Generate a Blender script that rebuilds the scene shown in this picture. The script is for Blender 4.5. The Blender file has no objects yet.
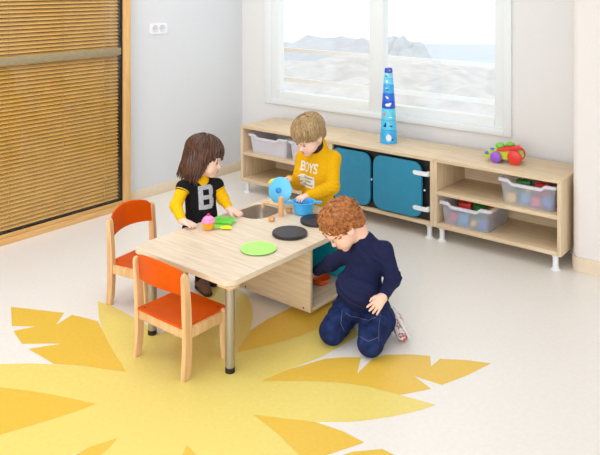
import bpy, bmesh, math, random
import numpy as np
from mathutils import Vector, Matrix, Euler
from mathutils.bvhtree import BVHTree
random.seed(7)
SC = bpy.context.scene
COL = SC.collection
PI = math.pi

# ------------------------------------------------------------------ materials
def lin(c):
    return tuple((x / 255 / 12.92) if x / 255 <= 0.04045 else ((x / 255 + 0.055) / 1.055) ** 2.4 for x in c)

def newmat(name):
    m = bpy.data.materials.new(name)
    m.use_nodes = True
    n = m.node_tree
    b = n.nodes['Principled BSDF']
    return m, n, b

def mat(name, rgb, rough=0.5, var=0.04, scale=30, metal=0.0, bump=0.0, sss=0.0, trans=0.0, coat=0.0, stretch=(1, 1, 1), alpha=1.0, spec=None):
    m, n, b = newmat(name)
    c = lin(rgb)
    b.inputs['Roughness'].default_value = rough
    b.inputs['Metallic'].default_value = metal
    if spec is not None:
        b.inputs['Specular IOR Level'].default_value = spec
    if coat:
        b.inputs['Coat Weight'].default_value = coat
        b.inputs['Coat Roughness'].default_value = 0.15
    if sss:
        b.inputs['Subsurface Weight'].default_value = sss
        b.inputs['Subsurface Radius'].default_value = (0.012, 0.005, 0.003)
        b.inputs['Subsurface Scale'].default_value = 0.6
    if trans:
        b.inputs['Transmission Weight'].default_value = trans
    b.inputs['Alpha'].default_value = alpha
    tc = n.nodes.new('ShaderNodeTexCoord')
    mp = n.nodes.new('ShaderNodeMapping')
    mp.inputs['Scale'].default_value = stretch
    nz = n.nodes.new('ShaderNodeTexNoise')
    nz.inputs['Scale'].default_value = scale
    nz.inputs['Detail'].default_value = 5
    rp = n.nodes.new('ShaderNodeValToRGB')
    rp.color_ramp.elements[0].position = 0.3
    rp.color_ramp.elements[1].position = 0.7
    rp.color_ramp.elements[0].color = (*[max(0, x * (1 - var * 2)) for x in c], 1)
    rp.color_ramp.elements[1].color = (*[min(1, x * (1 + var * 2)) for x in c], 1)
    L = n.links.new
    L(tc.outputs['Object'], mp.inputs['Vector'])
    L(mp.outputs['Vector'], nz.inputs['Vector'])
    L(nz.outputs['Fac'], rp.inputs['Fac'])
    L(rp.outputs['Color'], b.inputs['Base Color'])
    if bump:
        bp = n.nodes.new('ShaderNodeBump')
        bp.inputs['Strength'].default_value = bump
        bp.inputs['Distance'].default_value = 0.002
        L(nz.outputs['Fac'], bp.inputs['Height'])
        L(bp.outputs['Normal'], b.inputs['Normal'])
    return m

def wood(name, a, c, axis=0, rough=0.45, scale=5.0, lo=0.35, hi=0.68):
    """pale wood: stretched noise streaks along one axis plus fine pores"""
    m, n, b = newmat(name)
    L = n.links.new
    b.inputs['Roughness'].default_value = rough
    tc = n.nodes.new('ShaderNodeTexCoord')
    mp = n.nodes.new('ShaderNodeMapping')
    s = [11, 11, 11]
    s[axis] = 0.9
    mp.inputs['Scale'].default_value = s
    nz = n.nodes.new('ShaderNodeTexNoise')
    nz.inputs['Scale'].default_value = scale
    nz.inputs['Detail'].default_value = 6
    nz.inputs['Distortion'].default_value = 0.6
    rp = n.nodes.new('ShaderNodeValToRGB')
    rp.color_ramp.elements[0].position = lo
    rp.color_ramp.elements[1].position = hi
    rp.color_ramp.elements[0].color = (*lin(a), 1)
    rp.color_ramp.elements[1].color = (*lin(c), 1)
    L(tc.outputs['Object'], mp.inputs['Vector'])
    L(mp.outputs['Vector'], nz.inputs['Vector'])
    L(nz.outputs['Fac'], rp.inputs['Fac'])
    L(rp.outputs['Color'], b.inputs['Base Color'])
    return m

def glassmat(name, tint=(1, 1, 1), gloss=0.06):
    m, n, b = newmat(name)
    n.nodes.remove(b)
    o = n.nodes['Material Output']
    t = n.nodes.new('ShaderNodeBsdfTransparent')
    t.inputs['Color'].default_value = (*tint, 1)
    g = n.nodes.new('ShaderNodeBsdfGlossy')
    g.inputs['Roughness'].default_value = 0.02
    x = n.nodes.new('ShaderNodeMixShader')
    x.inputs['Fac'].default_value = gloss
    n.links.new(t.outputs[0], x.inputs[1])
    n.links.new(g.outputs[0], x.inputs[2])
    n.links.new(x.outputs[0], o.inputs['Surface'])
    return m

def frosted(name, rgb, mixf=0.5):
    """milky translucent plastic"""
    m, n, b = newmat(name)
    o = n.nodes['Material Output']
    b.inputs['Base Color'].default_value = (*lin(rgb), 1)
    b.inputs['Roughness'].default_value = 0.35
    t = n.nodes.new('ShaderNodeBsdfRefraction')
    t.inputs['Color'].default_value = (1, 1, 1, 1)
    t.inputs['IOR'].default_value = 1.01
    t.inputs['Roughness'].default_value = 0.32
    tr = n.nodes.new('ShaderNodeBsdfTranslucent')
    tr.inputs['Color'].default_value = (*lin(rgb), 1)
    x0 = n.nodes.new('ShaderNodeMixShader')
    x0.inputs['Fac'].default_value = 0.4
    x = n.nodes.new('ShaderNodeMixShader')
    x.inputs['Fac'].default_value = mixf
    n.links.new(b.outputs[0], x0.inputs[1])
    n.links.new(tr.outputs[0], x0.inputs[2])
    n.links.new(x0.outputs[0], x.inputs[1])
    n.links.new(t.outputs[0], x.inputs[2])
    n.links.new(x.outputs[0], o.inputs['Surface'])
    return m

M = {}
M['lam_x'] = wood('laminate_x', (210, 184, 148), (230, 208, 174), 0)
M['lam_y'] = wood('laminate_y', (212, 188, 158), (232, 211, 184), 1)
M['lam_z'] = wood('laminate_z', (210, 184, 148), (230, 208, 174), 2)
M['top'] = wood('tabletop_laminate', (220, 200, 172), (236, 221, 198), 0, 0.4)
M['edge'] = mat('edge_band', (226, 208, 180), 0.5, 0.02)
M['beech'] = wood('beech', (214, 168, 116), (234, 196, 148), 2, 0.4, 4)
M['pine'] = wood('pine_frame', (214, 164, 98), (231, 187, 124), 2, 0.4, 4)
M['pine_y'] = wood('pine_frame_rail', (214, 164, 98), (231, 187, 124), 1, 0.4, 4)
M['orange'] = mat('orange_plywood', (214, 84, 0), 0.45, 0.04, 12, spec=0.15)
M['teal'] = mat('teal_panel', (38, 136, 170), 0.5, 0.02, 20)
M['teal2'] = mat('turquoise_panel', (20, 178, 200), 0.4, 0.02, 20)
M['black'] = mat('black_plastic', (22, 21, 22), 0.4, 0.08)
M['hot'] = mat('black_rubber', (38, 36, 38), 0.38, 0.05)
M['white_pl'] = mat('white_plastic', (236, 238, 240), 0.4, 0.01)
M['steel'] = mat('satin_steel', (172, 166, 156), 0.34, 0.03, 40, metal=0.7, stretch=(1, 1, 0.05))
M['sink'] = mat('sink_steel', (186, 172, 158), 0.38, 0.05, 30, metal=0.55)
M['wall'] = mat('wall_paint', (220, 222, 225), 0.8, 0.006, 60)
M['wallb'] = mat('wall_paint_warm', (228, 226, 224), 0.8, 0.006, 60)
M['wallp'] = mat('wall_paint_pillar', (232, 226, 221), 0.8, 0.006, 60)
M['base'] = mat('baseboard_vinyl', (232, 214, 188), 0.55, 0.02, 20)
M['pvc'] = mat('window_frame_white', (232, 236, 236), 0.5, 0.0, spec=0.2)
M['glass'] = glassmat('window_glass', (1, 1, 1), 0.03)
M['glass2'] = glassmat('partition_glass', (0.97, 0.95, 0.90), 0.035)
M['slat'] = mat('blind_slat', (228, 186, 108), 0.4, 0.03, 8)
M['band'] = mat('blind_band', (150, 136, 104), 0.5, 0.03)
M['lime'] = mat('lime_plastic', (178, 240, 116), 0.35, 0.02)
M['skyblue'] = mat('sky_blue_plastic', (66, 178, 240), 0.3, 0.02)
M['peach'] = wood('faucet_wood', (222, 168, 112), (238, 192, 142), 2, 0.4, 4)
M['knobwood'] = wood('knob_wood', (214, 150, 84), (230, 172, 108), 2, 0.4, 4)

def floor_mat(name, rgb, fleck):
    m, n, b = newmat(name)
    L = n.links.new
    b.inputs['Roughness'].default_value = 0.32
    b.inputs['Specular IOR Level'].default_value = 0.35
    tc = n.nodes.new('ShaderNodeTexCoord')
    v = n.nodes.new('ShaderNodeTexNoise')
    v.inputs['Scale'].default_value = 55
    v.inputs['Detail'].default_value = 3
    r = n.nodes.new('ShaderNodeValToRGB')
    e = r.color_ramp.elements
    e[0].position = 0.36
    e[1].position = 0.70
    e[0].color = (*[x * 0.955 for x in lin(rgb)], 1)
    e[1].color = (*lin(rgb), 1)
    k = r.color_ramp.elements.new(0.76)
    k.color = (*lin(fleck), 1)
    L(tc.outputs['Object'], v.inputs['Vector'])
    L(v.outputs['Fac'], r.inputs['Fac'])
    L(r.outputs['Color'], b.inputs['Base Color'])
    return m
M['floor'] = floor_mat('vinyl_floor', (241, 235, 227), (246, 242, 236))
M['fl_light'] = floor_mat('vinyl_light_yellow', (238, 217, 120), (243, 226, 152))
M['fl_dark'] = floor_mat('vinyl_deep_yellow', (236, 194, 74), (236, 206, 118))

# ------------------------------------------------------------------ object helpers
def link(o, parent=None):
    COL.objects.link(o)
    if parent:
        o.parent = parent
    return o

def tag(o, label=None, cat=None, group=None, kind=None):
    if label: o['label'] = label
    if cat: o['category'] = cat
    if group: o['group'] = group
    if kind: o['kind'] = kind
    return o

def empty(name, loc, label=None, cat=None, group=None, rz=0.0, kind=None):
    o = bpy.data.objects.new(name, None)
    o.empty_display_size = 0.05
    o.location = loc
    o.rotation_euler = (0, 0, rz)
    link(o)
    return tag(o, label, cat, group, kind)

class MB:
    """collects shapes into one mesh"""
    def __init__(self, origin=(0, 0, 0)):
        self.b = bmesh.new()
        self.o = Vector(origin)
        self.mi = 0
    def _mark(self, faces):
        for f in faces:
            f.material_index = self.mi
    def box(self, lo, hi, bev=0.002, seg=2, rot=None):
        lo = Vector(lo); hi = Vector(hi)
        r = bmesh.ops.create_cube(self.b, size=1)
        vs = r['verts']
        c = (lo + hi) / 2; s = hi - lo
        for v in vs:
            v.co = Vector((v.co.x * s.x, v.co.y * s.y, v.co.z * s.z))
            if rot: v.co = rot @ v.co
            v.co += c
        es = list({e for v in vs for e in v.link_edges})
        fs = list({f for v in vs for f in v.link_faces})
        self._mark(fs)
        if bev and min(s) > bev * 2.05:
            q = bmesh.ops.bevel(self.b, geom=es, offset=bev, segments=seg, affect='EDGES', profile=0.5)
            self._mark(q['faces'])
        return self
    def cyl(self, p, q, r1, r2=None, n=20, bev=0.0):
        p = Vector(p); q = Vector(q)
        r2 = r1 if r2 is None else r2
        d = q - p
        c = bmesh.ops.create_cone(self.b, cap_ends=True, segments=n, radius1=r1, radius2=r2, depth=d.length)
        rot = d.to_track_quat('Z', 'Y').to_matrix()
        mid = (p + q) / 2
        vs = c['verts']
        for v in vs: v.co = rot @ v.co + mid
        fs = list({f for v in vs for f in v.link_faces})
        self._mark(fs)
        if bev:
            es = [e for e in {e for v in vs for e in v.link_edges} if any(len(f.verts) > 4 for f in e.link_faces)]
            q2 = bmesh.ops.bevel(self.b, geom=es, offset=bev, segments=3, affect='EDGES')
            self._mark(q2['faces'])
        return self
    def sph(self, c, r, n=16, rot=None):
        if not hasattr(r, '__len__'): r = (r, r, r)
        q = bmesh.ops.create_uvsphere(self.b, u_segments=n, v_segments=max(6, n // 2), radius=1)
        for v in q['verts']:
            v.co = Vector((v.co.x * r[0], v.co.y * r[1], v.co.z * r[2]))
            if rot: v.co = rot @ v.co
            v.co += Vector(c)
        self._mark(list({f for v in q['verts'] for f in v.link_faces}))
        return self
    def lathe(self, prof, c=(0, 0, 0), n=32, rot=None):
        """profile of (radius, height); closed by poles where radius is 0"""
        rings = []
        c = Vector(c)
        def T(v):
            v = Vector(v)
            return (rot @ v if rot else v) + c
        for (r, z) in prof:
            if r < 1e-6:
                rings.append([self.b.verts.new(T((0, 0, z)))])
            else:
                rings.append([self.b.verts.new(T((r * math.cos(2 * PI * i / n), r * math.sin(2 * PI * i / n), z))) for i in range(n)])
        fs = []
        for a, b in zip(rings, rings[1:]):
            for i in range(n):
                j = (i + 1) % n
                if len(a) == 1 and len(b) == 1: continue
                if len(a) == 1: fs.append(self.b.faces.new((a[0], b[j], b[i])))
                elif len(b) == 1: fs.append(self.b.faces.new((a[i], a[j], b[0])))
                else: fs.append(self.b.faces.new((a[i], a[j], b[j], b[i])))
        self._mark(fs)
        return self
    def tube(self, pts, rad, n=10):
        """tube along points; rad number or list"""
        pts = [Vector(p) for p in pts]
        if not hasattr(rad, '__len__'): rad = [rad] * len(pts)
        rings = []
        up = None
        for i, p in enumerate(pts):
            t = (pts[min(i + 1, len(pts) - 1)] - pts[max(i - 1, 0)]).normalized()
            if up is None:
                up = t.orthogonal().normalized()
            up = (up - t * up.dot(t))
            up = up.normalized() if up.length > 1e-6 else t.orthogonal().normalized()
            s = t.cross(up)
            rings.append([self.b.verts.new(p + (up * math.cos(2 * PI * k / n) + s * math.sin(2 * PI * k / n)) * rad[i]) for k in range(n)])
        fs = []
        for a, b in zip(rings, rings[1:]):
            for k in range(n):
                fs.append(self.b.faces.new((a[k], a[(k + 1) % n], b[(k + 1) % n], b[k])))
        fs.append(self.b.faces.new(rings[0][::-1]))
        fs.append(self.b.faces.new(rings[-1]))
        self._mark(fs)
        return self
    def prism(self, loop, z0, z1, M4=None, bev=0.0, holes=None):
        """extrude a 2-D loop between z0 and z1, optional matrix to place it"""
        T = (lambda v: M4 @ Vector(v)) if M4 else (lambda v: Vector(v))
        lo = [self.b.verts.new(T((x, y, z0))) for x, y in loop]
        hi = [self.b.verts.new(T((x, y, z1))) for x, y in loop]
        n = len(loop)
        fs = [self.b.faces.new((lo[i], lo[(i + 1) % n], hi[(i + 1) % n], hi[i])) for i in range(n)]
        caps = [self.b.faces.new(hi), self.b.faces.new(lo[::-1])]
        self._mark(fs + caps)
        if bev:
            es = [e for f in caps for e in f.edges]
            q = bmesh.ops.bevel(self.b, geom=es, offset=bev, segments=2, affect='EDGES')
            self._mark(q['faces'])
        return self
    def poly(self, pts):
        f = self.b.faces.new([self.b.verts.new(Vector(p)) for p in pts])
        self._mark([f])
        return self
    def build(self, name, mats, parent=None, smooth=True, angle=40, recalc=True):
        b = self.b
        if recalc: bmesh.ops.recalc_face_normals(b, faces=b.faces)
        for v in b.verts: v.co -= self.o
        me = bpy.data.meshes.new(name)
        b.to_mesh(me); b.free()
        if not isinstance(mats, (list, tuple)): mats = [mats]
        for m in mats: me.materials.append(m)
        if smooth:
            me.shade_smooth()
            try: me.set_sharp_from_angle(angle=math.radians(angle))
            except Exception: pass
        o = bpy.data.objects.new(name, me)
        return link(o, parent)

def structure(o):
    o['kind'] = 'structure'
    return o

def copy_tree(o, parent=None):
    c = o.copy(); COL.objects.link(c)
    if parent: c.parent = parent
    for ch in [x for x in bpy.data.objects if x.parent == o]:
        copy_tree(ch, c)
    return c

def rrect(x0, y0, x1, y1, r, n=6):
    pts = []
    rs = r if hasattr(r, '__len__') else [r] * 4
    for (cx, cy, a, rr) in ((x1 - rs[0], y1 - rs[0], 0, rs[0]), (x0 + rs[1], y1 - rs[1], 90, rs[1]), (x0 + rs[2], y0 + rs[2], 180, rs[2]), (x1 - rs[3], y0 + rs[3], 270, rs[3])):
        for i in range(n + 1):
            t = math.radians(a + 90 * i / n)
            pts.append((cx + rr * math.cos(t), cy + rr * math.sin(t)))
    return pts

# ------------------------------------------------------------------ camera
cam = bpy.data.cameras.new('camera')
co = bpy.data.objects.new('camera', cam)
COL.objects.link(co)
co.location = (0, 0, 1.69)
co.rotation_euler = (PI / 2, 0, 0.68)
cam.sensor_width = 36
cam.lens = 716.9 / 600 * 36
cam.shift_y = -245.6 / 600
cam.clip_end = 2000
SC.camera = co

# ------------------------------------------------------------------ room
WY = 4.70          # back wall
WX = -4.47         # left wall
CEIL = 2.75
b = MB()
b.poly([(-8.0, -2.6, 0), (3.4, -2.6, 0), (3.4, 4.95, 0), (-8.0, 4.95, 0)])
DARK = [
    [((-3.512,1.953)), ((-3.238,2.088)), ((-3.155,1.99)), ((-3.187,2.101)), ((-3.107,2.123)), ((-3.025,2.142)), ((-2.741,2.017)), ((-2.539,1.941)), ((-2.633,1.896)), ((-2.757,1.838)), ((-2.84,1.781)), ((-2.935,1.781)), ((-3.047,1.78)), ((-2.968,1.909)), ((-3.113,1.786)), ((-3.261,1.826)), ((-3.217,1.92)), ((-3.314,1.848))],
    [((-2.28,2.355)), ((-2.333,2.465)), ((-2.373,2.557)), ((-2.385,2.694)), ((-2.377,2.841)), ((-2.355,2.963)), ((-2.287,3.175)), ((-2.18,3.135)), ((-2.103,2.963)), ((-2.115,2.844)), ((-2.148,2.663)), ((-2.207,2.507))],
    [((-2.034,2.259)), ((-2.007,2.392)), ((-1.933,2.569)), ((-1.875,2.634)), ((-1.816,2.682)), ((-1.752,2.557)), ((-1.768,2.703)), ((-1.742,2.767)), ((-1.657,2.842)), ((-1.58,2.888)), ((-1.533,2.811)), ((-1.532,2.893)), ((-1.441,2.955)), ((-1.339,3.001)), ((-1.376,2.851)), ((-1.427,2.711)), ((-1.553,2.698)), ((-1.448,2.656)), ((-1.526,2.538)), ((-1.654,2.509)), ((-1.77,2.458)), ((-1.909,2.361))],
    [((-1.904,2.062)), ((-1.807,2.111)), ((-1.686,2.177)), ((-1.573,2.197)), ((-1.471,2.193)), ((-1.538,2.043)), ((-1.506,1.961)), ((-1.534,1.952)), ((-1.625,1.993)), ((-1.756,2.034))],
    [((-1.511,2.037)), ((-1.475,2.122)), ((-1.4,2.203)), ((-1.332,2.202)), ((-1.332,2.083)), ((-1.412,2.018))],
    [((-2.982,1.351)), ((-2.944,1.456)), ((-2.85,1.537)), ((-2.729,1.601)), ((-2.582,1.665)), ((-2.44,1.718)), ((-2.459,1.634)), ((-2.489,1.544)), ((-2.551,1.376)), ((-2.638,1.268)), ((-2.864,1.241))],
    [((-2.237,1.45)), ((-2.231,1.546)), ((-2.195,1.641)), ((-2.171,1.58)), ((-2.158,1.528)), ((-2.105,1.438)), ((-2.198,1.363))],
    [((-1.923,1.704)), ((-1.966,1.775)), ((-1.886,1.755)), ((-1.798,1.706)), ((-1.87,1.648))],
]
LIGHT = [
    ((-3.233,1.359)), ((-3.164,1.498)), ((-3.026,1.631)), ((-2.926,1.717)), ((-2.76,1.835)), ((-2.633,1.896)), ((-2.549,1.938)), ((-2.708,1.998)), ((-2.887,2.078)), ((-3.053,2.167)), ((-3.221,2.278)), ((-3.113,2.29)), ((-2.912,2.281)), ((-2.686,2.253)), ((-2.679,2.309)), ((-2.846,2.521)), ((-2.88,2.695)), ((-2.842,2.809)), ((-2.764,2.855)), ((-2.668,2.835)), ((-2.555,2.756)), ((-2.465,2.67)), ((-2.37,2.546)), ((-2.326,2.458)), ((-2.282,2.365)), ((-2.207,2.507)), ((-2.148,2.663)), ((-2.115,2.844)), ((-2.039,2.932)), ((-1.936,2.835)), ((-1.941,2.734)), ((-1.958,2.565)), ((-2.007,2.392)), ((-2.034,2.259)), ((-1.909,2.361)), ((-1.77,2.458)), ((-1.654,2.509)), ((-1.526,2.538)), ((-1.378,2.568)), ((-1.414,2.488)), ((-1.467,2.403)), ((-1.529,2.32)), ((-1.582,2.261)), ((-1.686,2.177)), ((-1.807,2.111)), ((-1.904,2.062)), ((-1.756,2.034)), ((-1.625,1.993)), ((-1.442,1.9)), ((-1.352,1.802)), ((-1.311,1.707)), ((-1.414,1.699)), ((-1.569,1.71)), ((-1.735,1.725)), ((-1.868,1.748)), ((-1.966,1.775)), ((-1.889,1.664)), ((-1.826,1.531)), ((-1.798,1.389)), ((-1.815,1.275)), ((-1.943,1.324)), ((-2.073,1.421)), ((-2.158,1.528)), ((-2.171,1.58)), ((-2.195,1.641)), ((-2.231,1.546)), ((-2.252,1.397)), ((-2.33,1.256)), ((-2.443,1.14)), ((-2.595,1.042)), ((-2.594,1.175)), ((-2.551,1.376)), ((-2.489,1.544)), ((-2.459,1.634)), ((-2.44,1.718)), ((-2.582,1.665)), ((-2.729,1.601)), ((-2.85,1.537)), ((-3.037,1.438))]
b.mi = 1
b.poly([(x, y, 0.0004) for x, y in LIGHT])
b.mi = 2
for d in DARK:
    b.poly([(x, y, 0.0007) for x, y in d])
bmesh.ops.triangulate(b.b, faces=b.b.faces[:])
for f in b.b.faces:
    if f.normal.z < 0: f.normal_flip()
fl = structure(b.build('floor', [M['floor'], M['fl_light'], M['fl_dark']], smooth=False, recalc=False))

# back wall with the window opening
WX0, WX1, WZ0, WZ1 = -4.185, -1.948, 0.638, 2.25
b = MB()
b.box((-4.6, WY, 0), (WX0, WY + 0.16, CEIL), 0)
b.box((WX1, WY, 0), (0.6, WY + 0.16, CEIL), 0)
b.box((WX0, WY, 0), (WX1, WY + 0.16, WZ0), 0)
b.box((WX0, WY, WZ1), (WX1, WY + 0.16, CEIL), 0)
structure(b.build('wall_back', M['wallb'], smooth=False))
b = MB()
b.box((WX - 0.13, 3.36, 0), (WX, WY, CEIL), 0)
b.box((WX - 0.13, -2.6, 2.35), (WX, 3.36, CEIL), 0)
b.box((WX - 0.13, -2.6, 0), (WX, 1.205, 2.35), 0)
structure(b.build('wall_left', M['wall'], smooth=False))
# pillar in front of the back wall, rounded corner
PX, PY = -1.412, 4.283
lp = rrect(PX, PY, 3.4, WY - 0.001, [0.001, 0.001, 0.05, 0.001], 8)
structure(MB().prism(lp, 0, CEIL).build('wall_right', M['wallp'], angle=30))
lp = rrect(PX - 0.006, PY - 0.008, 3.4, WY - 0.002, [0.001, 0.001, 0.052, 0.001], 8)
structure(MB().prism(lp, 0, 0.082).build('baseboard_right', M['base'], angle=30))
structure(MB().box((WX - 0.001, 3.37, 0), (WX + 0.008, WY, 0.078), 0.002).build('baseboard_left', M['base']))
structure(MB().box((WX + 0.008, WY - 0.008, 0), (PX, WY + 0.001, 0.078), 0.002).build('baseboard_back', M['base']))
structure(MB().box((-8.0, -2.6, CEIL), (3.4, WY + 0.16, CEIL + 0.1), 0).build('ceiling', M['wall'], smooth=False))

# window: casing, two sashes, panes
b = MB()
def ring(b, x0, x1, z0, z1, w, y0, y1, bev=0.004):
    wl, wr, wb, wt = w
    b.box((x0, y0, z0), (x0 + wl, y1, z1), bev)
    b.box((x1 - wr, y0, z0), (x1, y1, z1), bev)
    b.box((x0 + wl, y0, z0), (x1 - wr, y1, z0 + wb), bev)
    b.box((x0 + wl, y0, z1 - wt), (x1 - wr, y1, z1), bev)
ring(b, WX0 - 0.004, WX1 + 0.004, WZ0 - 0.004, WZ1, (0.075, 0.055, 0.045, 0.06), WY - 0.018, WY + 0.10)
w1 = structure(b.build('window_1', M['pvc']))
b = MB()
ring(b, WX0 + 0.065, -2.975, WZ0 + 0.04, WZ1 - 0.06, (0.085, 0.125, 0.072, 0.08), WY - 0.008, WY + 0.07)
s1 = b.build('sash', M['pvc'], w1)
b = MB()
ring(b, -3.06, WX1 - 0.05, WZ0 + 0.04, WZ1 - 0.06, (0.075, 0.08, 0.068, 0.08), WY + 0.02, WY + 0.09)
s2 = b.build('sash', M['pvc'], w1)
MB().box((WX0 + 0.14, WY + 0.03, WZ0 + 0.1), (-3.08, WY + 0.036, WZ1 - 0.12), 0).build('pane', M['glass'], s1)
MB().box((-3.0, WY + 0.05, WZ0 + 0.1), (WX1 - 0.12, WY + 0.056, WZ1 - 0.12), 0).build('pane', M['glass'], s2)

# glazed partition with a blind between the panes
FX = -4.36
b = MB()
b.box((FX - 0.12, 3.318, 0.0), (FX, 3.379, 2.35), 0.004)
b.box((FX - 0.12, 1.2, 0.0), (FX, 1.26, 2.35), 0.004)
b.box((FX - 0.12, 1.26, 2.29), (FX, 3.318, 2.35), 0.004)
w2 = structure(b.build('window_2', M['pine']))
b = MB()
b.box((FX - 0.12, 1.26, 0.0), (FX - 0.004, 3.318, 0.04), 0.003)
b.box((FX - 0.12, 1.26, 0.04), (FX - 0.012, 3.318, 0.066), 0.003)
b.build('bottom_rail', M['pine_y'], w2)
b = MB()
for (y0, y1, z0, z1) in ((1.262, 3.316, 0.066, 0.072), (3.304, 3.317, 0.072, 2.29)):
    b.box((FX - 0.075, y0, z0), (FX - 0.02, y1, z1), 0.001)
b.build('glazing_gasket', M['black'], w2)
MB().box((FX - 0.030, 1.262, 0.072), (FX - 0.024, 3.304, 2.29), 0).build('pane', M['glass2'], w2)
MB().box((FX - 0.024, 1.262, 1.150), (FX - 0.020, 3.304, 1.202), 0.001).build('manifestation_band', M['band'], w2)
bl = empty('venetian_blind', (FX - 0.055, 2.28, 0.085), 'golden slatted blind filling the wood-framed glass partition', 'blind')
b = MB((FX - 0.055, 2.28, 0.085))
z = 0.09
rt = Matrix.Rotation(math.radians(40), 3, 'Y')
while z < 2.25:
    b.box((FX - 0.0705, 1.265, z - 0.0006), (FX - 0.0415, 3.30, z + 0.0006), 0, rot=rt)
    z += 0.0265
b.build('slats', M['slat'], bl, smooth=False)
b = MB((FX - 0.055, 2.28, 0.085))
for y in (1.6, 2.06, 2.43, 2.83, 3.17):
    b.cyl((FX - 0.0375, y, 0.085), (FX - 0.0375, y, 2.26), 0.0013, n=6)
b.build('ladder_cords', mat('cord_tan', (196, 160, 100), 0.7), bl)
# the neighbouring room seen between the slats
b = MB()
b.box((-7.4, -2.6, 0), (-7.3, 4.9, CEIL), 0)
b.box((-7.3, 4.75, 0), (WX - 0.13, 4.9, CEIL), 0)
structure(b.build('wall_beyond', mat('wall_beyond_ochre', (206, 164, 92), 0.8), smooth=False))
b = MB()
b.box((-5.75, 2.25, 0.0), (-5.35, 2.75, 0.62), 0.02)  # plain block added for an orange patch of unknown origin
tag(b.build('orange_shape', mat('plain_orange', (235, 120, 50), 0.7)), 'unidentified orange shape glimpsed through the slats of the blind', 'storage cube')

# wall socket
so = (-4.47,3.729,1.32)
s0 = empty('wall_socket', so, 'white double power socket high on the left wall', 'socket')
b = MB()
b.prism(rrect(-0.088, -0.043, 0.088, 0.043, 0.012), 0, 0.010, Matrix(((0, 0, 1, 0), (1, 0, 0, 0), (0, 1, 0, 0), (0, 0, 0, 1))), bev=0.003)
b.build('plate', mat('socket_white', (240, 240, 244), 0.35, 0.005), s0)
for yy in (-0.036, 0.036):
    rim = MB()
    Rx = Matrix(((0, 0, 1), (1, 0, 0), (0, 1, 0)))
    rim.lathe([(0.030, 0.0095), (0.030, 0.013), (0.026, 0.013), (0.022, 0.0105), (0, 0.0105)], (0, yy, 0), 24, Rx)
    so1 = rim.build('socket_face', mat('socket_grey', (214, 214, 222), 0.4, 0.005), s0)
    hl = MB()
    for q in (-0.009, 0.009):
        hl.cyl((0.0100, yy + q, 0), (0.0112, yy + q, 0), 0.003, n=10)
    hl.build('socket_hole', M['black'], so1)

# outside the window
def hill(name, cx_, cy_, base, rx, ry, hz, seed, m):
    rnd = np.random.RandomState(seed)
    nx, ny = 48, 20
    b = MB()
    V = []
    ph = rnd.rand(8) * 6
    for j in range(ny + 1):
        row = []
        for i in range(nx + 1):
            x = -1 + 2 * i / nx; y = -1 + 2 * j / ny
            h_ = max(0, 1 - x * x - y * y) ** 0.6
            h_ *= 1 + 0.16 * math.sin(9 * x + ph[0]) * math.cos(7 * y + ph[1]) + 0.10 * math.sin(23 * x + ph[2]) + 0.05 * math.sin(47 * x + ph[3] + 9 * y)
            row.append(b.b.verts.new((cx_ + rx * x, cy_ + ry * y, base + hz * h_)))
        V.append(row)
    for j in range(ny):
        for i in range(nx):
            b.b.faces.new((V[j][i], V[j][i + 1], V[j + 1][i + 1], V[j + 1][i]))
    o = b.build(name, m)
    return structure(o)
b = MB()
pts = [(-0.55, 175), (0.55, 175), (0.55, 365), (-0.55, 365)]
fv = (-0.6288, 0.7776); rv = (0.7776, 0.6288)
b.prism([(d * fv[0] + l * d * rv[0], d * fv[1] + l * d * rv[1]) for l, d in pts], -30.5, -30)
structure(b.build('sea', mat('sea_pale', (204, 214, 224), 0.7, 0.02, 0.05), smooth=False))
hz1 = mat('hill_haze', (206, 211, 215), 0.95, 0.06, 0.15)  # distance haze is mixed into these pale hill colours
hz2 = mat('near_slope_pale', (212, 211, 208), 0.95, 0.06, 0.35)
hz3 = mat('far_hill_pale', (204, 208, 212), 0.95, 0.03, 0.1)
def hill_at(name, d, u, v0, base, rx, ry, hz, seed, m):
    l = (u - 300) / 716.9 * d
    return hill(name, d * fv[0] + l * rv[0], d * fv[1] + l * rv[1], base, rx, ry, hz, seed, m)
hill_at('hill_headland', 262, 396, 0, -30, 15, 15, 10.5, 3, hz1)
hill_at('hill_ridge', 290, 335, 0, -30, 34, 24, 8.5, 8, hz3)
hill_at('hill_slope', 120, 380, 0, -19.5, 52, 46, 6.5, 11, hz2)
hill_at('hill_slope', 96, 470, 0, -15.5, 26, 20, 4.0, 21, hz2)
# balcony rail just outside
r0 = empty('balcony_railing', (-2.9, 6.2, -0.6), 'white horizontal balcony railing outside the window', 'railing')
OR = (-2.9, 6.2, -0.6)
for (zc, hh) in (((-3.964,6.2,0.924)[2], 0.022), ((-4.599,6.2,0.592)[2], 0.022)):
    MB(OR).box((-8.2, 6.18, zc - hh), (0.6, 6.22, zc + hh), 0.004).build('rail', M['pvc'], r0)
for x in (-8.1, -6.9, -1.2, 0.5):
    MB(OR).cyl((x, 6.2, -0.6), (x, 6.2, (-3.964,6.2,0.924)[2]), 0.02, n=12).build('post', M['pvc'], r0)
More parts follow.
